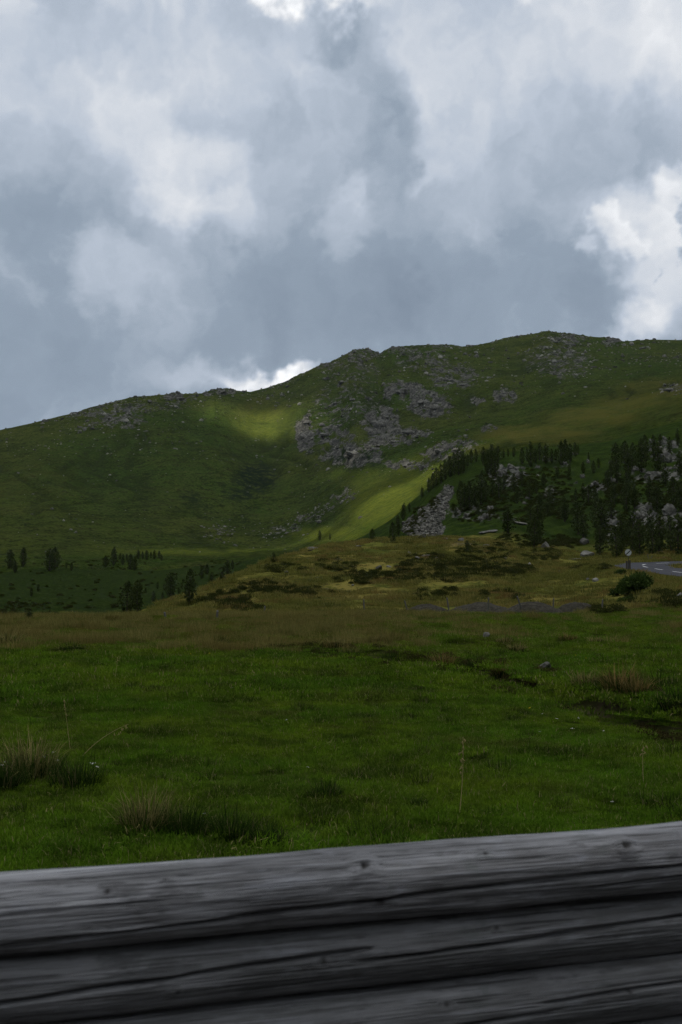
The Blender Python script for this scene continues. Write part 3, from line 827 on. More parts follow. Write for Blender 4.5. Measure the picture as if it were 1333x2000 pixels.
# ------------------------------------------------------------------ gravel heaps
n = NT('dark_gravel'); P = n.pos()
c = n.mix(n.ss(n.noise(P, 6, 5, .7), .35, .7), (.040, .037, .029), (.088, .082, .066))
MAT_GRAVEL = n.surface(c, .95, n.bump(n.noise(P, 16, 4, .75), .9, .05), 0)
def heap(px0, px1, top, label, seed, py=1199):
    pxm = (px0 + px1) / 2
    p = hit(pxm, py - 1); d = np.hypot(p[0], p[1])
    rx = (px1 - px0) / 2 * d / F; hgt = (py - top + 4) * d / F * 1.12; ry = rx * .55
    N = 64
    gx, gy = np.meshgrid(np.linspace(-1.2, 1.2, N), np.linspace(-1.2, 1.2, N), indexing='ij')
    r = np.sqrt(gx ** 2 + gy ** 2) + .16 * fbm(gx * 1.6 + seed, gy * 1.6, 3)
    hh = hgt * np.clip(1.05 - r, -.25, 1) ** 1 
    hh = np.where(hh > 0, hh * (1 - .25 * np.clip(hh / hgt, 0, 1) ** 3), hh) + .06 * fbm(gx * 7 + seed, gy * 7, 4) + .035 * fbm(gx * 22, gy * 22 + seed, 2)
    x = p[0] + gx * rx; y = p[1] + ry * .9 + gy * ry
    gz = height(x, y)
    v = np.stack([x - p[0], y - p[1], gz - p[2] + hh], -1).reshape(-1, 3)
    i, j = np.meshgrid(np.arange(N - 1), np.arange(N - 1), indexing='ij')
    f = np.stack([i * N + j, (i + 1) * N + j, (i + 1) * N + j + 1, i * N + j + 1], -1).reshape(-1, 4)
    o = link('gravel_heap', new_mesh('gravel_heap', v, f, True, [MAT_GRAVEL]), None, tuple(p))
    tag(o, label, 'gravel heap', 'gravel heaps behind the wire fence')
heap(792, 885, 1184, 'small dark gravel heap at the left end of the row', 1.2)
heap(872, 1010, 1178, 'broad dark gravel heap between the first two leaning fence posts', 5.7)
heap(975, 1115, 1172, 'tallest dark gravel heap behind the strongly leaning post', 9.1)
heap(1085, 1172, 1180, 'low dark gravel heap at the right end of the row', 14.4)

# ------------------------------------------------------------------ fence posts of the wire fence
n = NT('weathered_post'); P = n.objc()
MAT_POST = n.surface(n.mix(n.noise(n.vmath('MULTIPLY', P, (20, 20, 3)), 1.0, 4, .7), (.055, .052, .048), (.16, .155, .147)), .9)
def post_mesh(r, h):
    m = 9; V = []; Fc = []
    zs = [(-.25, 1.05), (0, 1.05), (h * .5, .97), (h * .93, .9), (h, .7)]
    for zz, k in zs:
        for q in range(m):
            a = 2 * math.pi * q / m; V.append((r * k * math.cos(a) * (1 + .1 * math.sin(q * 2.3)), r * k * math.sin(a), zz + (.03 * math.sin(a) if zz == h else 0)))
    for s in range(len(zs) - 1):
        for q in range(m): Fc.append([s * m + q, s * m + (q + 1) % m, (s + 1) * m + (q + 1) % m, (s + 1) * m + q])
    Fc.append([(len(zs) - 1) * m + q for q in range(m)])
    return V, Fc
FP = [(797,1197,24,-.25,'split fence post leaning left beside the small gravel heap'),(878,1198,30,-.14,'fence post at the gap between the left and broad gravel heaps'),(954,1198,30,.02,'dark fence post in front of the broad gravel heap'),
      (1022,1198,34,-.33,'thin fence post leaning strongly to the left before the tallest gravel heap'),(1081,1190,20,.05,'short fence post behind the low gravel heap'),(1176,1194,22,.10,'fence post right of the gravel heaps, below the bush'),
      (712,1197,26,-.05,'fence post left of the gravel heaps on the knoll foot'),(424,1213,20,.05,'pale stub of a fence post on the brown grass rim'),(324,1212,12,-.2,'tiny post stub on the brown grass rim, left of the pale one'),(517,1203,18,0.04,'dim fence post at the foot of the brown knoll')]
for px, py, hp, lean, lab in FP:
    p = hit(px, py); d = np.hypot(p[0], p[1]); hgt = hp * d / F
    v, f = post_mesh(.055 if hp < 32 else .05, hgt)
    o = link('fence_post', new_mesh('fence_post', v, f, False, [MAT_POST]), None, tuple(p))
    o.rotation_euler = (random.uniform(-.05, .05), lean, random.uniform(0, .2))
    tag(o, lab, 'fence post', 'posts of the wire fence')
p = hit(1268, 1094); d = np.hypot(p[0], p[1])
st = link('broken_stake', None, None, tuple(p)); tag(st, 'pale broken wooden stake by the far edge of the road', 'stake')
for q, (ln, rx) in enumerate(((11, -.25), (9, .55))):
    v, f = post_mesh(.045, ln * d / F); o = link('stake_piece', new_mesh('stake_piece', v, f, False, [MAT_POST]), st, (q * .12, 0, 0)); o.rotation_euler = (0, rx, 0)

# ------------------------------------------------------------------ road sign
def box(cx, cy, cz, sx, sy, sz):
    v = [(cx + a * sx / 2, cy + b * sy / 2, cz + c * sz / 2) for a in (-1, 1) for b in (-1, 1) for c in (-1, 1)]
    f = [[0, 1, 3, 2], [4, 6, 7, 5], [0, 4, 5, 1], [2, 3, 7, 6], [0, 2, 6, 4], [1, 5, 7, 3]]
    return v, f
n = NT('sign_white'); MAT_SW = n.surface((.50, .54, .56), .4, None, .4)
n = NT('sign_black'); MAT_SB = n.surface((.012, .012, .014), .5)
n = NT('sign_metal'); MAT_SM = n.surface((.10, .10, .11), .5)
n = NT('brown_timber'); P = n.objc()
MAT_BT = n.surface(n.mix(n.noise(n.vmath('MULTIPLY', P, (12, 12, 1.5)), 1, 4, .7), (.05, .042, .038), (.095, .082, .074)), .9)
p = hit(1228, 1113); d = float(np.hypot(p[0], p[1])); U_ = d / F
sg = link('road_sign', None, None, tuple(p)); tag(sg, 'round white road sign with a black diagonal bar on a post', 'road sign')
zc = (1113 - 1080.5) * U_; R_ = 6.0 * U_
m = 40
def disc(r, y0, y1):
    V = []; Fc = []
    for yy in (y0, y1):
        for q in range(m): a = 2 * math.pi * q / m; V.append((r * math.cos(a), yy, zc + r * math.sin(a)))
    Fc.append(list(range(m))); Fc.append([m + q for q in range(m)][::-1])
    for q in range(m): Fc.append([q, m + q, m + (q + 1) % m, (q + 1) % m])
    return V, Fc
v, f = disc(R_, -.06, -.045); face = link('sign_face', new_mesh('sign_face', v, f, False, [MAT_SW]), sg)
v, f = disc(R_ * 1.05, -.044, -.03); link('sign_rim', new_mesh('sign_rim', v, f, False, [MAT_SM]), face)
v, f = box(0, -.065, 0, R_ * 1.86, .006, R_ * .30); o = link('diagonal_bar', new_mesh('diagonal_bar', v, f, False, [MAT_SB]), face, (0, 0, zc)); o.rotation_euler = (0, -math.radians(43), 0)
v, f = post_mesh(.035, zc); link('post', new_mesh('post', v, f, False, [MAT_SB]), sg)
for q, (xx, hh) in enumerate(((-.155, .92), (.17, 1.0))):
    v, f = box(xx, .07, hh * .5 - .1, .17, .07, hh + .2)
    link('plank', new_mesh('plank', v, f, False, [MAT_BT]), sg)

# ------------------------------------------------------------------ pines
def leaf_mat(name, c0, c1, c2, trans=.25):
    n = NT(name); r = n.rnd(); P = n.pos()
    c = n.mix(n.attr('tint'), c0, c1)
    c = n.mix(n.math('MULTIPLY', r, .6), c, c2)
    return n.surface(c, trans=trans)
MAT_PINE = leaf_mat('pine_needles', (.028, .044, .014), (.125, .160, .048), (.075, .100, .040))
MAT_PINE2 = leaf_mat('pale_pine_needles', (.035, .055, .012), (.070, .095, .022), (.045, .065, .02))
n = NT('pine_bark'); MAT_BARK = n.surface(n.mix(n.noise(n.vmath('MULTIPLY', n.objc(), (6, 6, 2)), 1.5, 4, .7), (.035, .028, .022), (.085, .072, .060)), .95)
def tube(pts, rads, m=7):
    pts = np.array(pts, float); V = []; Fc = []
    for i, (p, r) in enumerate(zip(pts, rads)):
        t = pts[min(i + 1, len(pts) - 1)] - pts[max(i - 1, 0)]; t = t / (np.linalg.norm(t) + 1e-9)
        a = np.cross(t, [0.3, .9, .1]); a /= np.linalg.norm(a); b = np.cross(t, a)
        for q in range(m):
            an = 2 * math.pi * q / m; V.append(p + r * (math.cos(an) * a + math.sin(an) * b))
    for i in range(len(pts) - 1):
        for q in range(m): Fc.append([i * m + q, i * m + (q + 1) % m, (i + 1) * m + (q + 1) % m, (i + 1) * m + q])
    return V, Fc
def join(parts):
    V = []; Fc = []; o = 0
    for v, f in parts:
        V += [tuple(q) for q in v]; Fc += [[a + o for a in ff] for ff in f]; o += len(v)
    return V, Fc
def pine(seed, wide=.24, low=.08, nclump=330, tops=1, ragged=.3):
    """unit-height stone pine: trunk with limbs, crown of needle tufts"""
    r = np.random.default_rng(seed)
    parts = [tube([(0, 0, -.06), (0, 0, 0), (.006, .004, .3), (-.004, .006, .62), (0, 0, .95)], [.034, .030, .023, .014, .004])]
    cx = []; cc = []
    lobes = [(0, 0, 1.0, 1.0)] + [(r.uniform(-.09, .09), r.uniform(-.09, .09), r.uniform(.72, .92), r.uniform(.5, .7)) for _ in range(tops - 1)]
    nl = 26
    tips = []
    for i in range(nl):
        h = low + (1 - low) * (i / nl) ** .9
        k = (h - low) / (1 - low)
        rad = wide * (math.sin(min(1, k * 1.9 + .25) * math.pi / 2) * (1 - k ** 3.6) + .02) * r.uniform(1 - ragged, 1.12)
        a = i * 2.4 + r.uniform(-.5, .5)
        tip = np.array([rad * math.cos(a), rad * math.sin(a), h + .05])
        parts.append(tube([(0, 0, h), tip * [.55, .55, 1] + [0, 0, -.012], tip], [.009, .006, .002], 4))
        tips.append((tip, rad))
    V = []; Fc = []; T = []
    for i in range(nclump):
        if i < nl * 6:
            tip, rad = tips[i % nl]; f = r.uniform(.55, 1.05)
            c = np.array([tip[0] * f, tip[1] * f, tip[2]]) + r.normal(0, .02, 3)
        else:
            ox, oy, top, sc = lobes[r.integers(len(lobes))]
            k = r.uniform(0, 1) ** .85
            h = (low + (1 - low) * k) * top
            rad = wide * sc * (math.sin(min(1, k * 1.9 + .25) * math.pi / 2) * (1 - k ** 3.6) + .015)
            a = r.uniform(0, 6.283); f = r.uniform(.45, 1.0) ** .6 * r.uniform(1 - ragged, 1.08)
            c = np.array([ox * k + rad * f * math.cos(a), oy * k + rad * f * math.sin(a), h])
        s = r.uniform(.028, .052); tint = r.uniform(0, 1)
        out = np.array([c[0], c[1], .10]); out /= np.linalg.norm(out) + 1e-6
        for q in range(7):
            dv = out * .8 + r.normal(0, .55, 3) + [0, 0, .25]; dv /= np.linalg.norm(dv)
            sd = np.cross(dv, r.normal(size=3)); sd /= np.linalg.norm(sd) + 1e-9
            b = len(V); L = s * r.uniform(.7, 1.25); w = s * .30
            V += [c - sd * w * .6, c + sd * w * .6, c + dv * L * .6 + sd * w, c + dv * L, c + dv * L * .6 - sd * w]
            Fc += [[b, b + 1, b + 2, b + 3, b + 4]]
            T += [np.clip(tint + r.normal(0, .2), 0, 1)] * 5
    tv, tf = join(parts)
    trunk = new_mesh('trunk', tv, tf, True, [MAT_BARK])
    crown = new_mesh('crown', V, Fc, False, [MAT_PINE]); add_attr(crown, 'tint', T)
    return trunk, crown
PINES = [pine(11, .25, .05, 420, 1, .45), pine(12, .20, .07, 380, 1, .40), pine(13, .29, .04, 460, 3, .5), pine(14, .19, .06, 340, 2, .5), pine(15, .30, .03, 470, 3, .55), pine(16, .24, .10, 400, 2, .55)]
_pale = None
def tree(px, py, hp, k, label, group=None, wide=1.0, pale=False, name='pine_tree'):
    p = hit(px, py); d = np.hypot(p[0], p[1]); hgt = hp * d / F
    e = link(name, None, None, (p[0], p[1], p[2] - .15))
    w = wide * random.uniform(.88, 1.15)
    e.scale = (hgt * w, hgt * w, hgt)
    e.rotation_euler = (random.uniform(-.03, .03), random.uniform(-.03, .03), random.uniform(0, 6.28))
    tr, cr_ = PINES[k % len(PINES)]
    link('trunk', tr, e)
    c = link('crown', cr_, e)
    if pale:
        c.data = cr_.copy(); c.data.materials.clear(); c.data.materials.append(MAT_PINE2)
    return tag(e, label, 'pine tree', group)
EDGE = [(768,1060,42),(779,1048,40),(777,1035,32),(788,1016,36),(800,1000,18),(790,1004,20),(825,972,26),(838,962,33),(846,955,28),(853,950,34),(862,945,40),(870,938,36),(880,932,40),(888,928,44),(896,928,50),(906,924,46),(914,912,30),(921,905,26),(930,903,28),
 (944,908,36),(952,925,52),(960,928,56),(968,935,55),(973,905,32),(984,895,20),(993,892,16),(1004,893,20),(1020,908,38),(1030,900,28),(1037,912,50),(1046,905,28),(1054,900,32),(1066,905,38),(1078,905,32),(1086,900,26),(1096,908,42),(1104,905,44),(1114,905,42),(1124,892,30),(1130,886,18)]
for i, (px, py, h) in enumerate(EDGE):
    if i < 12: lab, g = 'dark stone pine in the row climbing beside the scree', 'pines beside the scree'
    else: lab, g = 'dark stone pine along the upper edge of the rocky hillside', 'pines along the upper edge'
    tree(px, py, h * random.uniform(.8, 1.08), i * 5 + i // 3, lab, g, .82)
MIDT = [(900,990,48),(908,1000,54),(918,998,56),(928,992,44),(940,988,64),(948,980,40),(975,975,44),(962,968,36),(1005,960,34),(1020,950,30),(985,958,30),(1035,975,32),(1048,965,28),(1062,950,26),(1075,985,30),(1010,985,30),(1140,980,34),(1150,985,36),(1125,985,30),(1090,935,22),(1112,930,24),(1140,925,22),(1150,900,16),(1160,925,24),(1170,915,20),
 (890,1010,22),(935,1010,28),(1055,1000,38),(1070,1010,34)]
for i, (px, py, h) in enumerate(MIDT):
    tree(px, py, h, i * 7 + 1, 'dark stone pine growing between the boulders halfway up the hillside', 'pines halfway up the hillside', .85)
UPR = [(1203,915,56),(1212,918,62),(1220,905,50),(1206,945,60),(1216,950,66),(1228,935,64),(1236,915,56),(1244,905,52),(1254,925,74),(1262,905,60),(1270,915,62),(1278,895,50),(1286,925,66),(1297,862,34),(1290,875,30),(1308,890,40),(1318,905,48),(1325,875,38),(1330,930,54),(1240,945,50),(1225,960,46),(1300,950,48),(1316,955,44),(1195,935,40),(1188,950,36),(1340,880,46),(1352,915,60)]
for i, (px, py, h) in enumerate(UPR):
    if i % 3 == 1: continue
    tree(px, py, h * .84, i * 3 + 2, 'tall dark stone pine in the dense stand at the upper right', 'dense stand at the upper right', .9)
LOW = [(1038,1040,58),(1050,1058,82),(1058,1045,66),(1044,1070,70),(1104,1020,56),(1118,1035,70),(1130,1045,74),(1140,1052,60),(1112,1050,50),(1165,1030,66),(1175,1060,92),(1186,1055,84),(1195,1015,56),(1172,1085,66),(1190,1092,62),(1205,1090,70),(1215,1080,84),(1228,1065,76),(1238,1080,90),(1250,1085,76),(1262,1078,84),(1275,1085,70),(1288,1080,78),(1300,1085,62),(1312,1082,80),(1325,1085,90),
 (1210,1010,60),(1225,1000,64),(1240,995,62),(1252,985,56),(1270,985,60),(1285,1000,58),(1300,990,56),(1318,985,60),(1330,1000,66),(1180,1000,52),(1165,995,48),(1200,985,50),(1215,975,44),(1290,1045,56),(1270,1050,60),(1328,1045,56),(1345,1060,80),(1362,1075,90),(1350,1000,66)]
for i, (px, py, h) in enumerate(LOW):
    if i % 3 == 2: continue
    tree(px, py, h * .84, i * 5 + 3, 'large dark stone pine at the foot of the right-hand hillside', 'pines at the foot of the hillside', .98)
tree(992, 1042, 44, 2, 'lone light green pine beside the long pale slab', None, 1.2, True)
tree(913, 1082, 26, 4, 'small dark pine standing alone on the top of the knoll', None, 1.0)
LF = [(370,1181,66,5,1.1,'tallest dark pine on the left flank of the knoll'),(333,1166,46,4,1.1,'dark pine second in size on the left flank of the knoll'),(268,1196,62,2,1.0,'right one of two touching dark pines below the knoll'),(249,1198,60,0,1.15,'left one of two touching dark pines below the knoll'),
      (413,1143,24,4,1.3,'low bushy pine on the knoll rim, left of two'),(434,1138,24,2,1.2,'low bushy pine on the knoll rim, right of two'),(535,1099,20,4,1.6,'round dark bush-like pine on the knoll skyline'),
      (58,1209,20,4,1.7,'round dark pine at the far left rim of the meadow'),(97,1116,42,2,1.1,'left one of the pair of pines in the valley at far left'),(108,1112,40,0,1.1,'right one of the pair of pines in the valley at far left'),
      (222,1106,36,1,1.0,'slim valley pine at the left of the small row'),(625,1056,20,3,1.0,'single small pine on the sunlit slope'),(645,1055,13,3,1.0,'tiny pine right of the single one on the sunlit slope'),(727,1057,24,0,1.1,'small pine on the sunlit slope beside the knoll crest')]
for px, py, h, k, w, lab in LF: tree(px, py, h, k, lab, None, w)
for i, (px, py, h) in enumerate([(207,1108,22),(240,1103,20),(255,1113,30),(263,1114,26),(248,1096,14),(270,1092,18),(279,1092,14),(287,1093,18),(295,1091,13),(302,1092,16),(311,1091,15),(316,1095,12),(235,1092,12),(20,1110,34),(46,1108,36),(30,1118,22),(62,1165,16),(75,1155,14),(140,1115,16),(130,1110,12),(308,1150,14),(300,1175,20),(318,1172,16),(355,1150,12),(350,1160,14),
   (395,1130,22),(405,1122,20),(445,1122,28),(455,1112,18),(438,1118,14),(285,1160,12),(186,1140,8),(345,1132,9),(12,1200,14),(320,1185,10)]):
    tree(px, py, h, i * 3 + 1, 'small dark pine scattered in the valley on the left', 'small pines in the left valley', 1.1)

# ------------------------------------------------------------------ shrubs and ground cover
def leafball(seed, nleaf, flat=.6, size=.10, mat=None):
    r = np.random.default_rng(seed)
    V = []; Fc = []; T = []
    sub = r.normal(size=(9, 3)); sub /= np.linalg.norm(sub, axis=1)[:, None]; sub *= r.uniform(.25, .62, (9, 1)); sub[:, 2] = np.abs(sub[:, 2])
    for i in range(nleaf):
        c0 = sub[r.integers(9)]; dv = r.normal(size=3); dv /= np.linalg.norm(dv); dv[2] = abs(dv[2]) * .9 + dv[2] * .1
        p = c0 + dv * .42 * r.uniform(.6, 1.05); p[2] *= flat
        t = dv + r.normal(0, .6, 3); t /= np.linalg.norm(t); s = np.cross(t, r.normal(size=3)); s /= np.linalg.norm(s) + 1e-9
        L = size * r.uniform(.6, 1.3); b = len(V)
        V += [p - s * L * .15, p + s * L * .15, p + t * L * .5 + s * L * .3, p + t * L, p + t * L * .5 - s * L * .3]
        Fc.append([b, b + 1, b + 2, b + 3, b + 4]); T += [r.uniform(0, 1)] * 5
    me = new_mesh('foliage', V, Fc, False, [mat]); add_attr(me, 'tint', T)
    return me
MAT_SHRUB = leaf_mat('dark_shrub_leaves', (.016, .024, .007), (.066, .082, .020), (.055, .055, .018))
MAT_BANK = leaf_mat('bank_heather', (.014, .018, .006), (.062, .062, .018), (.075, .055, .024))
MAT_BUSH = leaf_mat('bush_leaves', (.030, .055, .014), (.075, .115, .026), (.05, .075, .02))
def stems(mat):
    r = np.random.default_rng(4); parts = []
    for i in range(9):
        a = i * .7; k = r.uniform(.25, .55)
        parts.append(tube([(0, 0, -.1), (k * .4 * math.cos(a), k * .4 * math.sin(a), .3), (k * math.cos(a), k * math.sin(a), .62)], [.025, .018, .006], 5))
    return new_mesh('stems', *join(parts), True, [mat])
p = hit(1245, 1163); d = np.hypot(p[0], p[1]); s_ = 42 * d / F
e = link('bush', None, None, tuple(p)); e.scale = (s_, s_, s_ * 1.1); tag(e, 'large leafy green bush below the road sign on the bank', 'bush')
link('foliage', leafball(31, 3800, 1.05, .13, MAT_BUSH), e); link('stems', stems(MAT_BARK), e)
for px, py, w, lab in [(1205,1165,22,'small pale green shrub left of the large leafy bush'),(1215,1122,14,'little shrub at the base of the road sign'),(1225,1178,20,'low shrub in front of the large leafy bush')]:
    p = hit(px, py); d = np.hypot(p[0], p[1]); s_ = w * d / F
    e = link('shrub', None, None, tuple(p)); e.scale = (s_, s_, s_ * .9); tag(e, lab, 'shrub')
    link('foliage', leafball(32 + px, 900, .8, .16, MAT_BUSH), e); link('stems', stems(MAT_BARK), e)

# instancing of uncountable ground cover
def gn_scatter(name, label, cat, sources, pts, scales, rots, idx):
    me = bpy.data.meshes.new(name)
    me.vertices.add(len(pts)); me.vertices.foreach_set('co', np.asarray(pts, np.float32).ravel()); me.update()
    add_attr(me, 'isc', scales)
    a = me.attributes.new('irot', 'FLOAT_VECTOR', 'POINT'); a.data.foreach_set('vector', np.asarray(rots, np.float32).ravel())
    a = me.attributes.new('iidx', 'INT', 'POINT'); a.data.foreach_set('value', np.asarray(idx, np.int32))
    o = link(name, me)
    col = bpy.data.collections.new(name + '_pieces')
    for k, sm in enumerate(sources): col.objects.link(bpy.data.objects.new('%s_piece_%02d' % (name, k), sm))
    ng = bpy.data.node_groups.new(name, 'GeometryNodeTree')
    ng.interface.new_socket('Geometry', in_out='INPUT', socket_type='NodeSocketGeometry')
    ng.interface.new_socket('Geometry', in_out='OUTPUT', socket_type='NodeSocketGeometry')
    N = ng.nodes; L = ng.links
    gi = N.new('NodeGroupInput'); go = N.new('NodeGroupOutput')
    mp = N.new('GeometryNodeMeshToPoints'); ip = N.new('GeometryNodeInstanceOnPoints'); ci = N.new('GeometryNodeCollectionInfo')
    ci.inputs['Collection'].default_value = col; ci.inputs['Separate Children'].default_value = True; ci.inputs['Reset Children'].default_value = True
    def na(nm, ty):
        q = N.new('GeometryNodeInputNamedAttribute'); q.data_type = ty; q.inputs['Name'].default_value = nm
        return [s for s in q.outputs if s.enabled and s.name == 'Attribute'][0]
    L.new(gi.outputs[0], mp.inputs['Mesh']); L.new(mp.outputs[0], ip.inputs['Points']); L.new(ci.outputs[0], ip.inputs['Instance'])
    ip.inputs['Pick Instance'].default_value = True
    L.new(na('iidx', 'INT'), ip.inputs['Instance Index']); L.new(na('isc', 'FLOAT'), ip.inputs['Scale'])
    er = N.new('FunctionNodeEulerToRotation'); L.new(na('irot', 'FLOAT_VECTOR'), er.inputs[0]); L.new(er.outputs[0], ip.inputs['Rotation'])
    L.new(ip.outputs[0], go.inputs[0])
    md = o.modifiers.new('scatter', 'NODES'); md.node_group = ng
    return tag(o, label, cat, kind='stuff')

def blades(seed, nb, rad, h0, h1, w, mat, spread=.35, curve=.4, radial=False, tint_hi=1.0):
    r = np.random.default_rng(seed)
    a = r.uniform(0, 6.283, nb); rr = rad * np.sqrt(r.uniform(0, 1, nb))
    bx, by = rr * np.cos(a), rr * np.sin(a)
    da = a + r.normal(0, .5, nb) if radial else r.uniform(0, 6.283, nb)
    ln = r.uniform(h0, h1, nb); lean = np.abs(r.normal(0, spread, nb)) * ((.4 + rr / rad) if radial else 1); cv = r.uniform(0, curve, nb)
    dx, dy = np.cos(da), np.sin(da); wx, wy = -dy, dx
    V = np.zeros((nb, 5, 3))
    for k, (f, ww) in enumerate(((0, 1.0), (.55, .75), (1.0, 0))):
        ang = np.clip(lean + cv * f, 0, 1.9)
        hx = ln * f * np.sin(ang); hz = ln * f * np.cos(ang)
        c = np.stack([bx + dx * hx, by + dy * hx, hz], 1)
        off = np.stack([wx, wy, np.zeros(nb)], 1) * (w * ww * r.uniform(.7, 1.3, nb))[:, None]
        if k < 2: V[:, 2 * k] = c - off; V[:, 2 * k + 1] = c + off
        else: V[:, 4] = c
    i = np.arange(nb) * 5
    f = np.concatenate([np.stack([i, i + 1, i + 3], 1), np.stack([i, i + 3, i + 2], 1), np.stack([i + 2, i + 3, i + 4], 1)])
    me = new_mesh('blades', V.reshape(-1, 3), f, False, [mat])
    add_attr(me, 'tint', np.repeat(np.clip(r.uniform(0, 1, nb) * tint_hi, 0, 1), 5))
    return me
n = NT('pasture_grass'); P = n.pos()
c, st_ = pasture(n, P)
c = n.mix(n.ss(n.attr('tint'), .3, .9, 0, .6), c, n.mix(.5, c, (.185, .275, .028)))
c = n.mix(n.ss(n.attr('tint'), .94, .96), c, (.30, .26, .11))
c = n.mix(n.math('MULTIPLY', n.rnd(), .5), c, (.034, .066, .010))
MAT_GRASS = n.surface(c, trans=.3)
n = NT('dry_grass'); P = n.pos()
c = n.mix(n.attr('tint'), (.105, .120, .026), (.310, .255, .090))
c = n.mix(n.ss(n.noise(P, .5, 3, .6), .42, .62), c, n.mix(.35, c, (.185, .125, .040)))
c = n.mix(n.math('MULTIPLY', n.rnd(), .5), c, (.075, .078, .020))
MAT_DRY = n.surface(c, trans=.3)
n = NT('knoll_grass'); P = n.pos()
c = n.mix(n.ss(n.noise(P, .07, 4, .6), .38, .62), (.150, .158, .030), (.250, .200, .056))
c = n.mix(n.ss(n.noise(P, .4, 4, .65), .48, .62), c, (.060, .078, .014))
c = n.mix(n.ss(n.noise(P, .16, 4, .65), .56, .64), c, (.190, .115, .040))
c = n.mix(n.math('MULTIPLY', n.attr('tint'), .5), c, (.230, .200, .070))
c = n.mix(n.math('MULTIPLY', n.rnd(), .4), c, (.080, .090, .018))
MAT_KNOLL = n.surface(c, trans=.3)
n = NT('clump_grass'); c = n.mix(n.attr('tint'), (.012, .028, .005), (.060, .095, .013)); c = n.mix(n.ss(n.attr('tint'), .86, .90), c, (.24, .21, .10)); c = n.mix(n.math('MULTIPLY', n.rnd(), .5), c, (.050, .070, .012)); MAT_CLUMP = n.surface(c, trans=.25)
GRASS_SRC = [blades(200 + k, 700, .25, .018, .050, .0024, MAT_GRASS, .65, .7) for k in range(6)]
GRASS_BIG = [blades(220 + k, 760, .60, .03, .08, .0055, MAT_GRASS, .65, .7) for k in range(5)]
DRY_SRC = [blades(240 + k, 300, .40, .12, .42, .0045, MAT_DRY, .28, .5) for k in range(5)]
def polar_pts(d0, d1, spacing, lim=.42):
    area = lim * (d1 ** 2 - d0 ** 2); N = int(area / spacing ** 2)
    d = np.sqrt(rng.uniform(d0 ** 2, d1 ** 2, N)); a = rng.uniform(-lim, lim, N)
    return np.sin(a) * d, np.cos(a) * d
def put_grass(name, label, src, d0, d1, spacing, smin, smax, keep=None):
    x, y = polar_pts(d0, d1, spacing)
    if keep is not None:
        k = keep(x, y); x, y = x[k], y[k]
    z = height(x, y)
    sc = smin + (smax - smin) * np.clip(.45 + 1.1 * fbm(x / 1.1, y / 1.1, 4) + rng.normal(0, .22, len(x)), 0, 1)
    rot = np.stack([rng.normal(0, .08, len(x)), rng.normal(0, .08, len(x)), rng.uniform(0, 6.28, len(x))], 1)
    return gn_scatter(name, label, 'grass', src, np.stack([x, y, z - .006], 1), sc, rot, rng.integers(0, len(src), len(x)))
def keep_short(x, y):
    sd, side, par = stream_dist(x, y)
    wet = (sd + .4 * fbm(x / 1.1, y / 1.1, 3) < np.clip(.35 + .09 * par, .35, 1.0)) & (par > .8)
    thin = sstep(-.34, .06, fbm(x / .5 + 60, y / .5, 3))
    return (~wet | (rng.uniform(0, 1, len(x)) < .4)) & (rng.uniform(0, 1, len(x)) < .25 + .75 * thin)
put_grass('pasture_grass', 'short grazed green grass of the near pasture behind the log fence', GRASS_SRC, 4.2, 15, .125, .6, 1.5, keep_short)
put_grass('pasture_grass', 'green and brown pasture grass reaching to the meadow rim', GRASS_BIG, 14, 66, .33, .6, 1.5, keep_short)
def keep_dry(x, y):
    yy = y + 5 * fbm(x / 6, y / 6, 3)
    z1 = sstep(23, 28, yy) * (.10 + .90 * (1 - sstep(-2, 5, x - .03 * y)))
    pat = sstep(-.1, .35, fbm(x / 3.2 + 7, y / 3.2, 3))
    return rng.uniform(0, 1, len(x)) < z1 * (.10 + .80 * pat)
put_grass('rough_grass', 'straw and rust coloured ungrazed grass along the meadow rim', DRY_SRC, 20, 70, .42, .6, 1.3, keep_dry)
CLUMP_SRC = [blades(280 + k, 190, .10, .035, .11, .0019, MAT_CLUMP, .6, .8, True) for k in range(5)]
def keep_clump(x, y):
    return (rng.uniform(0, 1, len(x)) < .2 + .8 * sstep(.0, .3, fbm(x / 1.8 + 20, y / 1.8, 3)))
put_grass('grass_clumps', 'slightly taller grass clumps dotted over the near pasture', CLUMP_SRC, 4.4, 30, .36, .5, 1.6, keep_clump)
# knoll and bank cover
KN_SRC = [blades(260 + k, 240, 1.3, .10, .36, .018, MAT_KNOLL, .5, .5) for k in range(4)]
def knoll_pts(nw, d0, d1):
    d = np.sqrt(rng.uniform(d0 ** 2, d1 ** 2, nw)); a = rng.uniform(-.30, .40, nw)
    return np.sin(a) * d, np.cos(a) * d
x, y = knoll_pts(9000, 60, 172)
k = (road_dist(x, y) > 3.6) & (fbm(x / 8, y / 8, 3) > -.25) & ~((np.arctan2(x, y) > .055) & (np.arctan2(x, y) < .27) & (np.hypot(x, y) < 76)); x, y = x[k], y[k]
gn_scatter('knoll_grass', 'olive and brown tussocky grass covering the knoll and the road bank', 'grass', KN_SRC, np.stack([x, y, height(x, y) - .03], 1), rng.uniform(.5, 1.4, len(x)),
           np.stack([0 * x, 0 * x, rng.uniform(0, 6.28, len(x))], 1), rng.integers(0, 4, len(x)))
SH_SRC = [leafball(300 + k, 700, .72, .11, MAT_SHRUB) for k in range(4)]
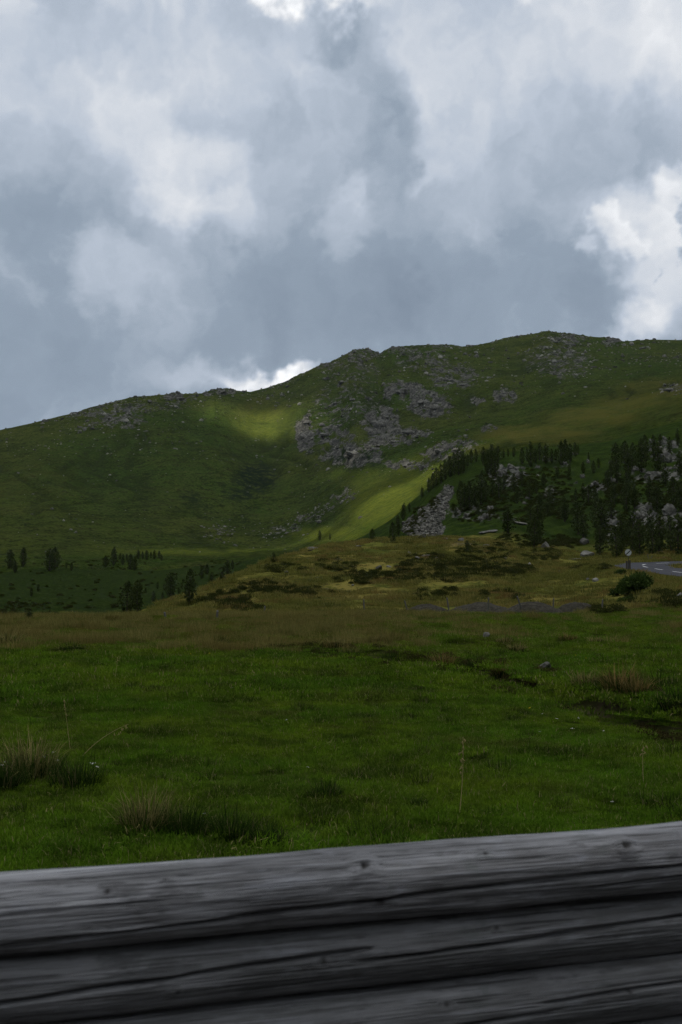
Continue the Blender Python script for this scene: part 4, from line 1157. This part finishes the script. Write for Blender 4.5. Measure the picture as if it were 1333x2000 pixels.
SHR = [(900,1105,60,20,60),(960,1110,60,18,60),(1010,1115,40,12,40),(840,1100,60,16,50),(780,1125,60,14,40),(700,1130,50,12,26),(950,1080,60,12,50),(1060,1085,40,12,40),(1010,1060,50,14,50),(880,1130,40,8,24),(880,1155,12,5,6),(520,1150,50,14,22),(600,1160,50,10,16),(440,1170,50,14,26),(660,1105,40,10,14),
       (560,1110,40,10,14),(1100,1060,40,12,34),(1150,1110,40,6,10),(1280,1170,50,14,24),(1320,1180,30,10,16),(480,1190,40,8,12),(1180,1195,30,5,10),(840,1165,60,8,12),(985,1165,60,8,8),
       (980,950,70,30,80),(1060,945,60,34,70),(1090,985,60,30,60),(930,1000,50,24,40),(1010,1000,60,24,50),(1250,960,70,30,70),(1180,970,50,30,50),(1290,1060,50,24,50),(1220,1040,50,40,60),(1300,970,40,30,40),(820,1010,14,20,24),(805,1030,14,16,20),(850,985,10,12,14),(100,1140,110,50,14),(200,1165,90,35,10),(330,1130,70,25,12),(430,1110,60,18,24),(60,1190,80,16,30),(230,1100,60,14,24)]
pts = []; scs = []
for (cx, cy, rx, ry, nn) in SHR:
    for _ in range(int(nn * 2.1)):
        a = random.uniform(0, 6.28); r = math.sqrt(random.random())
        p = hit(cx + rx * r * math.cos(a), cy + ry * r * math.sin(a))
        if road_dist(p[0], p[1]) < 4: continue
        d = np.hypot(p[0], p[1]); pts.append(p - [0, 0, .05]); scs.append(random.uniform(.3, .85) * (1.0 if d < 180 else 1.3))
gn_scatter('dwarf_shrubs', 'dark low mats of dwarf shrubs on the knoll and under the pines', 'shrubs', SH_SRC, pts, scs, [(0, 0, random.uniform(0, 6.28)) for _ in pts], [random.randrange(4) for _ in pts])
# dark heathy growth on the stream banks
sx_, sy_ = [], []
for i in range(len(STREAM) - 1):
    L_ = np.linalg.norm(STREAM[i + 1] - STREAM[i])
    for _ in range(int(L_ * 42)):
        t = random.random(); q = STREAM[i] * (1 - t) + STREAM[i + 1] * t
        nrm = np.array([-(STREAM[i + 1] - STREAM[i])[1], (STREAM[i + 1] - STREAM[i])[0]]) / L_
        o_ = random.gauss(.35, .55)
        sx_.append(q[0] + nrm[0] * o_); sy_.append(q[1] + nrm[1] * o_)
sx_, sy_ = np.array(sx_), np.array(sy_); k = fbm(sx_ / 1.5, sy_ / 1.5, 2) > -.12; sx_, sy_ = sx_[k], sy_[k]
BANK_SRC = [leafball(320 + k, 700, .6, .07, MAT_BANK) for k in range(3)]
gn_scatter('bank_heather', 'dark heathy growth along the banks of the little stream', 'heather', BANK_SRC, np.stack([sx_, sy_, height(sx_, sy_) - .02], 1), rng.uniform(.12, .36, len(sx_)),
           np.stack([0 * sx_, 0 * sx_, rng.uniform(0, 6.28, len(sx_))], 1), rng.integers(0, 3, len(sx_)))

# ------------------------------------------------------------------ single tussocks, stalks and flowers
n = NT('tussock_green'); c = n.mix(n.attr('tint'), (.010, .024, .004), (.045, .078, .014)); c = n.mix(n.ss(n.attr('tint'), .88, .95), c, (.15, .13, .06)); MAT_TUSG = n.surface(c, trans=.25)
n = NT('tussock_straw'); c = n.mix(n.attr('tint'), (.070, .072, .020), (.32, .27, .105)); MAT_TUSS = n.surface(c, trans=.25)
n = NT('tussock_rust'); c = n.mix(n.attr('tint'), (.085, .070, .020), (.29, .200, .072)); MAT_TUSR = n.surface(c, trans=.25)
def tussock(px, py, wpx, hpx, mat, label, seed, nb=420):
    p = hit(px, py); d = np.hypot(p[0], p[1]); w = wpx * d / F / 2 * 1.2; h = hpx * d / F * 1.15
    bw_ = max(.0026, .00040 * d)
    r = np.random.default_rng(seed)
    e = link('grass_tussock', None, None, (p[0], p[1], p[2] - .015))
    base = blades(seed, nb, w * .62, h * .30, h * .80, bw_, MAT_TUSG, .50, .7, True)
    link('base_blades', base, e)
    tall = blades(seed + 1000, nb // (4 if mat is MAT_TUSG else 2), w * .50, h * .60, h * 1.25, bw_ * .8, mat, .36, .75, True)
    link('long_blades', tall, e)
    return tag(e, label, 'grass tussock', 'grass tussocks of the meadow')
TU = [(285,1622,130,80,MAT_TUSS,'straw-tipped grass tussock just behind the log fence, left of the dark green one'),(360,1632,110,70,MAT_TUSG,'dark green grass tussock just behind the log fence'),(450,1638,120,66,MAT_TUSG,'dark tussock with dead stalks right of the dark green one near the fence'),(520,1648,110,46,MAT_TUSG,'low green tussock nearest the log fence at mid-left'),
 (635,1566,90,50,MAT_TUSG,'single dark green tussock in the middle of the near pasture'),(60,1520,150,80,MAT_TUSS,'large brownish tussock with white flowers at the left edge'),(150,1538,140,60,MAT_TUSG,'dark green tussock right of the large brownish one'),(10,1540,90,60,MAT_TUSG,'dark tussock cut by the left edge of view'),
 (818,1580,44,24,MAT_TUSG,'small tussock in the near pasture right of the middle'),(870,1308,58,34,MAT_TUSR,'round rust coloured tussock at the stream bend'),(1142,1352,60,38,MAT_TUSS,'pale straw tussock on the stream bank'),(1212,1362,90,56,MAT_TUSR,'largest rust coloured tussock on the stream bank'),(1245,1368,50,46,MAT_TUSR,'rust tussock behind the largest one on the stream bank'),
 (18,1268,70,34,MAT_TUSS,'pale straw tussock at the left edge of the brown band'),(1010,1276,44,20,MAT_TUSS,'small straw tussock behind the stream near the white stone'),(1110,1256,46,16,MAT_TUSR,'rusty tussock far behind the stream'),(1065,1412,1,1,None,''),
 (690,1290,70,20,MAT_TUSG,'dark green hummock tussock at the far stream end, the wider'),(506,1283,40,18,MAT_TUSG,'round dark hummock tussock on the border of the green pasture'),(1290,1352,120,44,MAT_TUSG,'dark tussock on the far stream bank at the right'),(1325,1385,90,50,MAT_TUSG,'dark tussock in the stream bed at the right edge of view'),(985,1322,60,26,MAT_TUSR,'thin rust tussock on the stream bank left of the rounded stone'),(1180,1350,60,30,MAT_TUSG,'dark tussock between the pale straw and the largest rust tussock'),(930,1308,70,22,MAT_TUSG,'low dark tussock right of the round rust coloured one'),(780,1294,100,24,MAT_TUSG,'long low dark tussock left of the round rust coloured one'),(655,1268,40,20,MAT_TUSS,'straw tussock behind the dark green hummock'),(740,1262,44,22,MAT_TUSS,'straw tussock in the band behind the stream bend'),(985,1262,40,18,MAT_TUSS,'straw tussock right of the flat white stone'),(430,1262,50,20,MAT_TUSG,'dark heathy tussock in the brown band'),(140,1272,60,18,MAT_TUSG,'dark low tussock at the left border of the green pasture'),(1165,1260,50,16,MAT_TUSS,'straw tussock far right behind the stream'),(1130,1478,60,22,MAT_TUSG,'faint dark tussock in the right of the near pasture')]
for i, (px, py, w, h, mt, lab) in enumerate(TU):
    if mt is None: continue
    near = py > 1450
    tussock(px, py, w, h, mt, lab, 400 + i, 520 if near else 360)
n = NT('dry_stalk'); MAT_STALK = n.surface((.42, .34, .16), trans=.2)
def stalk(px, py, top_px, top_py, bend, label, heads=6, seed=0):
    r = np.random.default_rng(seed)
    p = hit(px, py); d = np.hypot(p[0], p[1]); q = ray(top_px, top_py); kk = d / math.hypot(q[0], q[1])
    tip = q * kk + np.array([0, 0, CAM_Z]) - p; tip[1] += r.uniform(-.1, .1)
    ctrl = tip * .5 + np.array([-bend, 0, abs(bend) * .9])
    tt = np.linspace(0, 1, 14)
    pts = [2 * (1 - t) * t * ctrl + t * t * tip for t in tt]
    e = link('grass_stalk', None, None, tuple(p)); tag(e, label, 'grass stalk')
    v, f = tube(pts, np.linspace(.0034, .0016, 14), 5); link('stem', new_mesh('stem', v, f, True, [MAT_STALK]), e)
    for i in range(heads):
        b = np.array(pts[-1]) * (1 - .05 * i) + r.normal(0, .008, 3); s = .02
        vv, ff = tube([b, b + [r.normal(0, .008), 0, -s * .6], b + [r.normal(0, .012), 0, -s * 1.3]], [.0015, .007, .001], 5)
        link('seed_head', new_mesh('seed_head', vv, ff, True, [MAT_STALK]), e)
stalk(897, 1600, 905, 1440, -.02, 'tall thin dry grass stalk standing alone in the near pasture', 9, 1)
stalk(138, 1470, 128, 1362, .0, 'upright dry grass stalk beside the tussock with white flowers', 6, 2)
stalk(160, 1480, 255, 1412, .05, 'long dry grass stalk arching to the right over the pasture', 7, 3)
stalk(225, 1330, 228, 1285, .0, 'faint upright grass stalk far out in the pasture', 4, 4)
stalk(1258, 1540, 1257, 1455, .01, 'faint dry stalk at the right of the near pasture', 5, 6)
n = NT('flower_white'); MAT_FW = n.surface((.62, .62, .54), trans=.2)
n = NT('flower_yellow'); MAT_FY = n.surface((.55, .42, .03), trans=.2)
n = NT('flower_stem'); MAT_FS = n.surface((.04, .07, .02), trans=.2)
def flower(px, py, hp, mat, label, group, seed, size=.013):
    r = np.random.default_rng(seed)
    p = hit(px, py + hp); d = np.hypot(p[0], p[1]); h = hp * d / F
    e = link('wild_flower', None, None, tuple(p)); tag(e, label, 'flower', group)
    v, f = tube([(0, 0, 0), (.01, 0, h * .6), (0, 0, h)], [.0016, .0014, .001], 4); link('stem', new_mesh('stem', v, f, True, [MAT_FS]), e)
    V = []; Fc = []
    for k in range(6):
        c = np.array([r.normal(0, size * .8), r.normal(0, size * .8), h + r.uniform(0, size)])
        b = len(V); m_ = 6
        V.append(c + [0, 0, size * .35])
        for q in range(m_): a = 6.283 * q / m_; V.append(c + np.array([size * .6 * math.cos(a), size * .6 * math.sin(a), 0]))
        Fc += [[b, b + 1 + q, b + 1 + (q + 1) % m_] for q in range(m_)]
    link('flower_head', new_mesh('flower_head', V, Fc, False, [mat]), e)
for i, (px, py) in enumerate([(105,1474),(84,1483),(111,1489),(181,1496),(190,1502),(12,1494),(4,1500)]):
    flower(px, py, 26, MAT_FW, 'white flower head above the brownish tussock at the left edge', 'white flowers of the left tussock', 500 + i, .011)
for i, (px, py) in enumerate([(603,1500),(1088,1405),(1130,1405),(1236,1300),(395,1604),(400,1594),(1055,1432),(1197,1568),(1180,1430),(720,1362),(560,1410),(1118,1425),(1226,1424),(1060,1395),(700,1330),(455,1345)]):
    flower(px, py, 8, MAT_FW, 'tiny white flower dotting the green pasture', 'white flowers in the pasture', 520 + i, .010)
for i, (px, py) in enumerate([(905,1282),(1125,1282),(1145,1288),(373,1278),(410,1277),(1035,1385)]):
    flower(px, py, 8, MAT_FY, 'tiny yellow flower in the meadow', 'yellow flowers', 560 + i, .013)

# ------------------------------------------------------------------ log fence in the foreground
n = NT('weathered_log'); P = n.objc()
S1 = n.vmath('MULTIPLY', P, (2.2, 26, 26)); S2 = n.vmath('MULTIPLY', P, (5, 110, 110)); S3 = n.vmath('MULTIPLY', P, (1.2, 7, 7))
g1 = n.noise(S1, 1.0, 6, .65, .4); g2 = n.noise(S2, 1.0, 4, .6); g3 = n.noise(S3, 1.6, 4, .6)
c = n.ramp(g1, [(.28, (.070, .070, .073)), (.42, (.180, .182, .190)), (.56, (.300, .303, .318)), (.75, (.46, .465, .48))])
c = n.mix(n.ss(g2, .5, .68, 0, .6), c, (.075, .073, .073))
c = n.mix(n.ss(g3, .48, .68, 0, .65), c, (.085, .080, .078))
g4 = n.noise(n.vmath('MULTIPLY', P, (9, 34, 34)), 1.0, 4, .65)
c = n.mix(n.ss(g4, .54, .68, 0, .6), c, (.30, .31, .34))
c = n.mix(n.ss(g4, .46, .34, 0, .6), c, (.070, .068, .070))
c = n.mix(n.ss(n.noise(P, 9, 5, .7), .60, .72, 0, .45), c, (.12, .135, .125))
c = n.mix(n.attr('knot'), c, (.030, .027, .025))
c = n.mix(n.attr('dark_mix'), c, n.mix(.60, c, (.050, .056, .055)))  # mixes the lower logs darker than the top one
hh_ = n.math('ADD', n.math('MULTIPLY', g2, .5), g1)
g5 = n.noise(n.vmath('MULTIPLY', P, (3.0, 190, 190)), 1.0, 3, .6)
c = n.mix(n.ss(g5, .44, .34, 0, .8), c, (.035, .035, .036))
c = n.mix(n.ss(g5, .60, .72, 0, .5), c, (.36, .37, .40))
hh_ = n.math('ADD', hh_, n.math('MULTIPLY', g5, .8))
MAT_LOG = n.surface(c, .80, n.bump(hh_, .9, .007), .35)
def log_mesh(seed, L, R, cracks, knots, dark_mix, nx=520, na=190):
    """log along local x; angle 0 = towards the viewer (-y), positive upwards"""
    r = np.random.default_rng(seed)
    xs = np.linspace(-L / 2, L / 2, nx)
    core = np.linspace(-1.35, 1.6, int(na * .82)); rest = np.linspace(1.6, 2 * math.pi - 1.35, na - len(core) + 2)[1:-1]
    th = np.concatenate([core, rest])
    X, T = np.meshgrid(xs, th, indexing='ij')
    rad = R * (1 + .012 * np.sin(X * 1.9 + seed)) + .0028 * fbm(X * 2.1 + seed * 7, T * 1.1, 3) * 2 + .0012 * fbm(X * 5 + seed, T * 14, 3)
    rad += .0006 * fbm(X * 9, T * 40 + seed, 2)
    kn = np.zeros(X.shape)
    wobk = .02
    for (pts, wd, dp) in cracks:
        cx = np.array([q[0] for q in pts]); ct = np.array([q[1] for q in pts])
        tc = np.interp(X, cx, ct) + .030 * fbm(X * 6 + seed * 3 + pts[0][1] * 9, 0 * X + seed, 3)
        inside = sstep(cx[0], cx[0] + .05, X) * (1 - sstep(cx[-1] - .05, cx[-1], X)) if len(pts) > 1 else 1
        w_ = wd * (.6 + .8 * np.clip(.5 + fbm(X * 5 + 3, 0 * X + seed, 2), 0, 1))
        s = np.exp(-((T - tc) * R / w_) ** 2)
        rad -= dp * s * inside
        rad += .0016 * np.exp(-((T - tc - .05) * R / (w_ * 2.5)) ** 2) * inside
    for (kx, kt, kr, kh) in knots:
        q = np.sqrt(((X - kx) / (kr * 1.15)) ** 2 + ((T - kt) * R / kr) ** 2)
        rad += kh * np.exp(-(q / 1.9) ** 2) - kh * .9 * np.exp(-(q / .55) ** 2)
        kn = np.maximum(kn, 1 - sstep(.35, .85, q))
    Y = -rad * np.cos(T); Z = rad * np.sin(T)
    v = np.stack([X, Y, Z], -1).reshape(-1, 3); nt = len(th)
    i, j = np.meshgrid(np.arange(nx - 1), np.arange(nt), indexing='ij')
    f = np.stack([i * nt + j, i * nt + (j + 1) % nt, (i + 1) * nt + (j + 1) % nt, (i + 1) * nt + j], -1).reshape(-1, 4)
    ends = np.array([[-L / 2, 0, 0], [L / 2, 0, 0]]); nv = len(v)
    e0 = np.stack([np.full(nt, nv), (np.arange(nt) + 1) % nt, np.arange(nt), np.full(nt, nv)], 1)
    me = bpy.data.meshes.new('log')
    allf = f
    v = np.concatenate([v, ends])
    me = new_mesh('log', v, allf, True, [MAT_LOG])
    add_attr(me, 'knot', np.concatenate([kn.ravel(), [0, 0]])); add_attr(me, 'dark_mix', np.full(len(v), dark_mix))
    return me
# survey of the fence: the top edge of the top log at the left and right edge of view
DL, DRt = 1.40, 1.40 * 553 / 457.0
rl = ray(0, 1703); rr_ = ray(1333, 1607)
PL = rl * (DL / rl[1]); PR = rr_ * (DRt / rr_[1])
ax = PR - PL; ax[2] = 0; FA = math.atan2(ax[1], ax[0])
mid = (PL + PR) / 2
R1 = .0525
fence = link('log_fence', None, None, (mid[0], mid[1], 0)); fence.rotation_euler = (0, 0, FA)
tag(fence, 'weathered grey log fence across the bottom of the view', 'fence')
top_z = CAM_Z + (PL[2] + PR[2]) / 2
LOGS = [ # dz of centre, radius, local y, tilt, cracks, knots, dark mix
 (-.0548, R1, 0, 0.0, [([(-2.2, -.95), (-.6, -.62), (-.2, -.36), (.1, -.13), (.35, -.02), (.62, .02)], .0035, .012), ([(.30, -.42), (.55, -.27), (.9, -.15)], .0024, .007), ([(-.75, .18), (-.3, .28)], .0016, .003)],
   [(-.028, .74, .0090, .006), (.405, .70, .0095, .008), (-.395, .62, .006, .002), (-.315, .80, .005, .002), (.165, .82, .005, .002), (-.005, -.24, .010, .003)], 0.0),
 (-.0548 - .1015, .0505, .014, 0.003, [([(-2.2, -.45), (-.55, -.15), (-.2, .20), (.0, .35)], .0034, .012), ([(-.05, -.02), (.2, .12), (.45, .34), (.8, .62)], .0034, .012)],
   [(-.09, .13, .008, .004), (.185, .55, .005, .002), (.19, .02, .004, .002), (-.30, -.3, .005, .002)], .55),
 (-.0548 - .1015 - .099, .0500, .008, -.002, [([(.02, -.25), (.3, -.05)], .0028, .010), ([(.24, .18), (.5, .30), (.8, .36)], .0028, .010), ([(-.8, -.5), (-.1, -.3), (.1, -.22)], .0028, .009)], [(.41, .2, .005, .002), (.10, .5, .006, .003)], .6)]
zz = top_z
for q, (dz, R_, oy, tilt, ck, kn, dark_mix) in enumerate(LOGS):
    o = link('log', log_mesh(70 + q, 3.4, R_, ck, kn, dark_mix), fence, (0, oy, top_z + dz))
    o.rotation_euler = (0, tilt, 0)
zc = top_z + LOGS[-1][0] - .107
LOWER = log_mesh(80, 3.4, .059, [([(-1.6, -.1), (1.6, .2)], .003, .01)], [(.2, .3, .006, .003)], .6, 200, 80)
q = 0
while zc > .0:
    o = link('log', LOWER, fence, (.0, .012 * (-1) ** q, zc)); o.rotation_euler = (0, .002 * (-1) ** q, 0)
    zc -= .117; q += 1
for sx in (-1.25, 1.25):
    v, f = tube([(sx, .128, -.4), (sx, .128, .4), (sx, .128, top_z - .12)], [.062, .06, .055], 20)
    me = new_mesh('post', v, f, True, [MAT_LOG]); link('post', me, fence)

# ------------------------------------------------------------------ thin mountain air
hz = bpy.data.materials.new('haze'); hz.use_nodes = True; hz.node_tree.nodes.clear()
vo = hz.node_tree.nodes.new('ShaderNodeVolumePrincipled'); ho = hz.node_tree.nodes.new('ShaderNodeOutputMaterial')
vo.inputs['Color'].default_value = (.80, .88, 1.0, 1); vo.inputs['Density'].default_value = 2.4e-5; vo.inputs['Anisotropy'].default_value = 0.0
hz.node_tree.links.new(vo.outputs[0], ho.inputs['Volume'])
HZ0, HZ1 = -60.0, 480.0
v, f = box(0, 600, (HZ0 + HZ1) / 2, 3600, 3600, HZ1 - HZ0)
tag(link('haze', new_mesh('haze', v, f, False, [hz])), 'thin bluish air in front of the mountain', 'haze', kind='stuff')
# ------------------------------------------------------------------ labels that single each member of a group out
def ordinal(k):
    small = ['', 'first', 'second', 'third', 'fourth', 'fifth', 'sixth', 'seventh', 'eighth', 'ninth', 'tenth', 'eleventh', 'twelfth', 'thirteenth', 'fourteenth', 'fifteenth', 'sixteenth', 'seventeenth', 'eighteenth', 'nineteenth']
    if k < 20: return small[k]
    t, u = divmod(k, 10)
    return {2: 'twentieth', 3: 'thirtieth', 4: 'fortieth'}[t] if u == 0 else {2: 'twenty', 3: 'thirty', 4: 'forty'}[t] + '-' + small[u]
by = {}
for o in COL.objects:
    if o.parent is None and o.get('category') and o.get('kind') is None: by.setdefault(o['label'], []).append(o)
for lab, L_ in by.items():
    if len(L_) < 2: continue
    L_.sort(key=lambda o: float(project(o.location.x, o.location.y, o.location.z)[0]))
    for k, o in enumerate(L_): o['label'] = lab + ', ' + ordinal(k + 1) + ' from left'
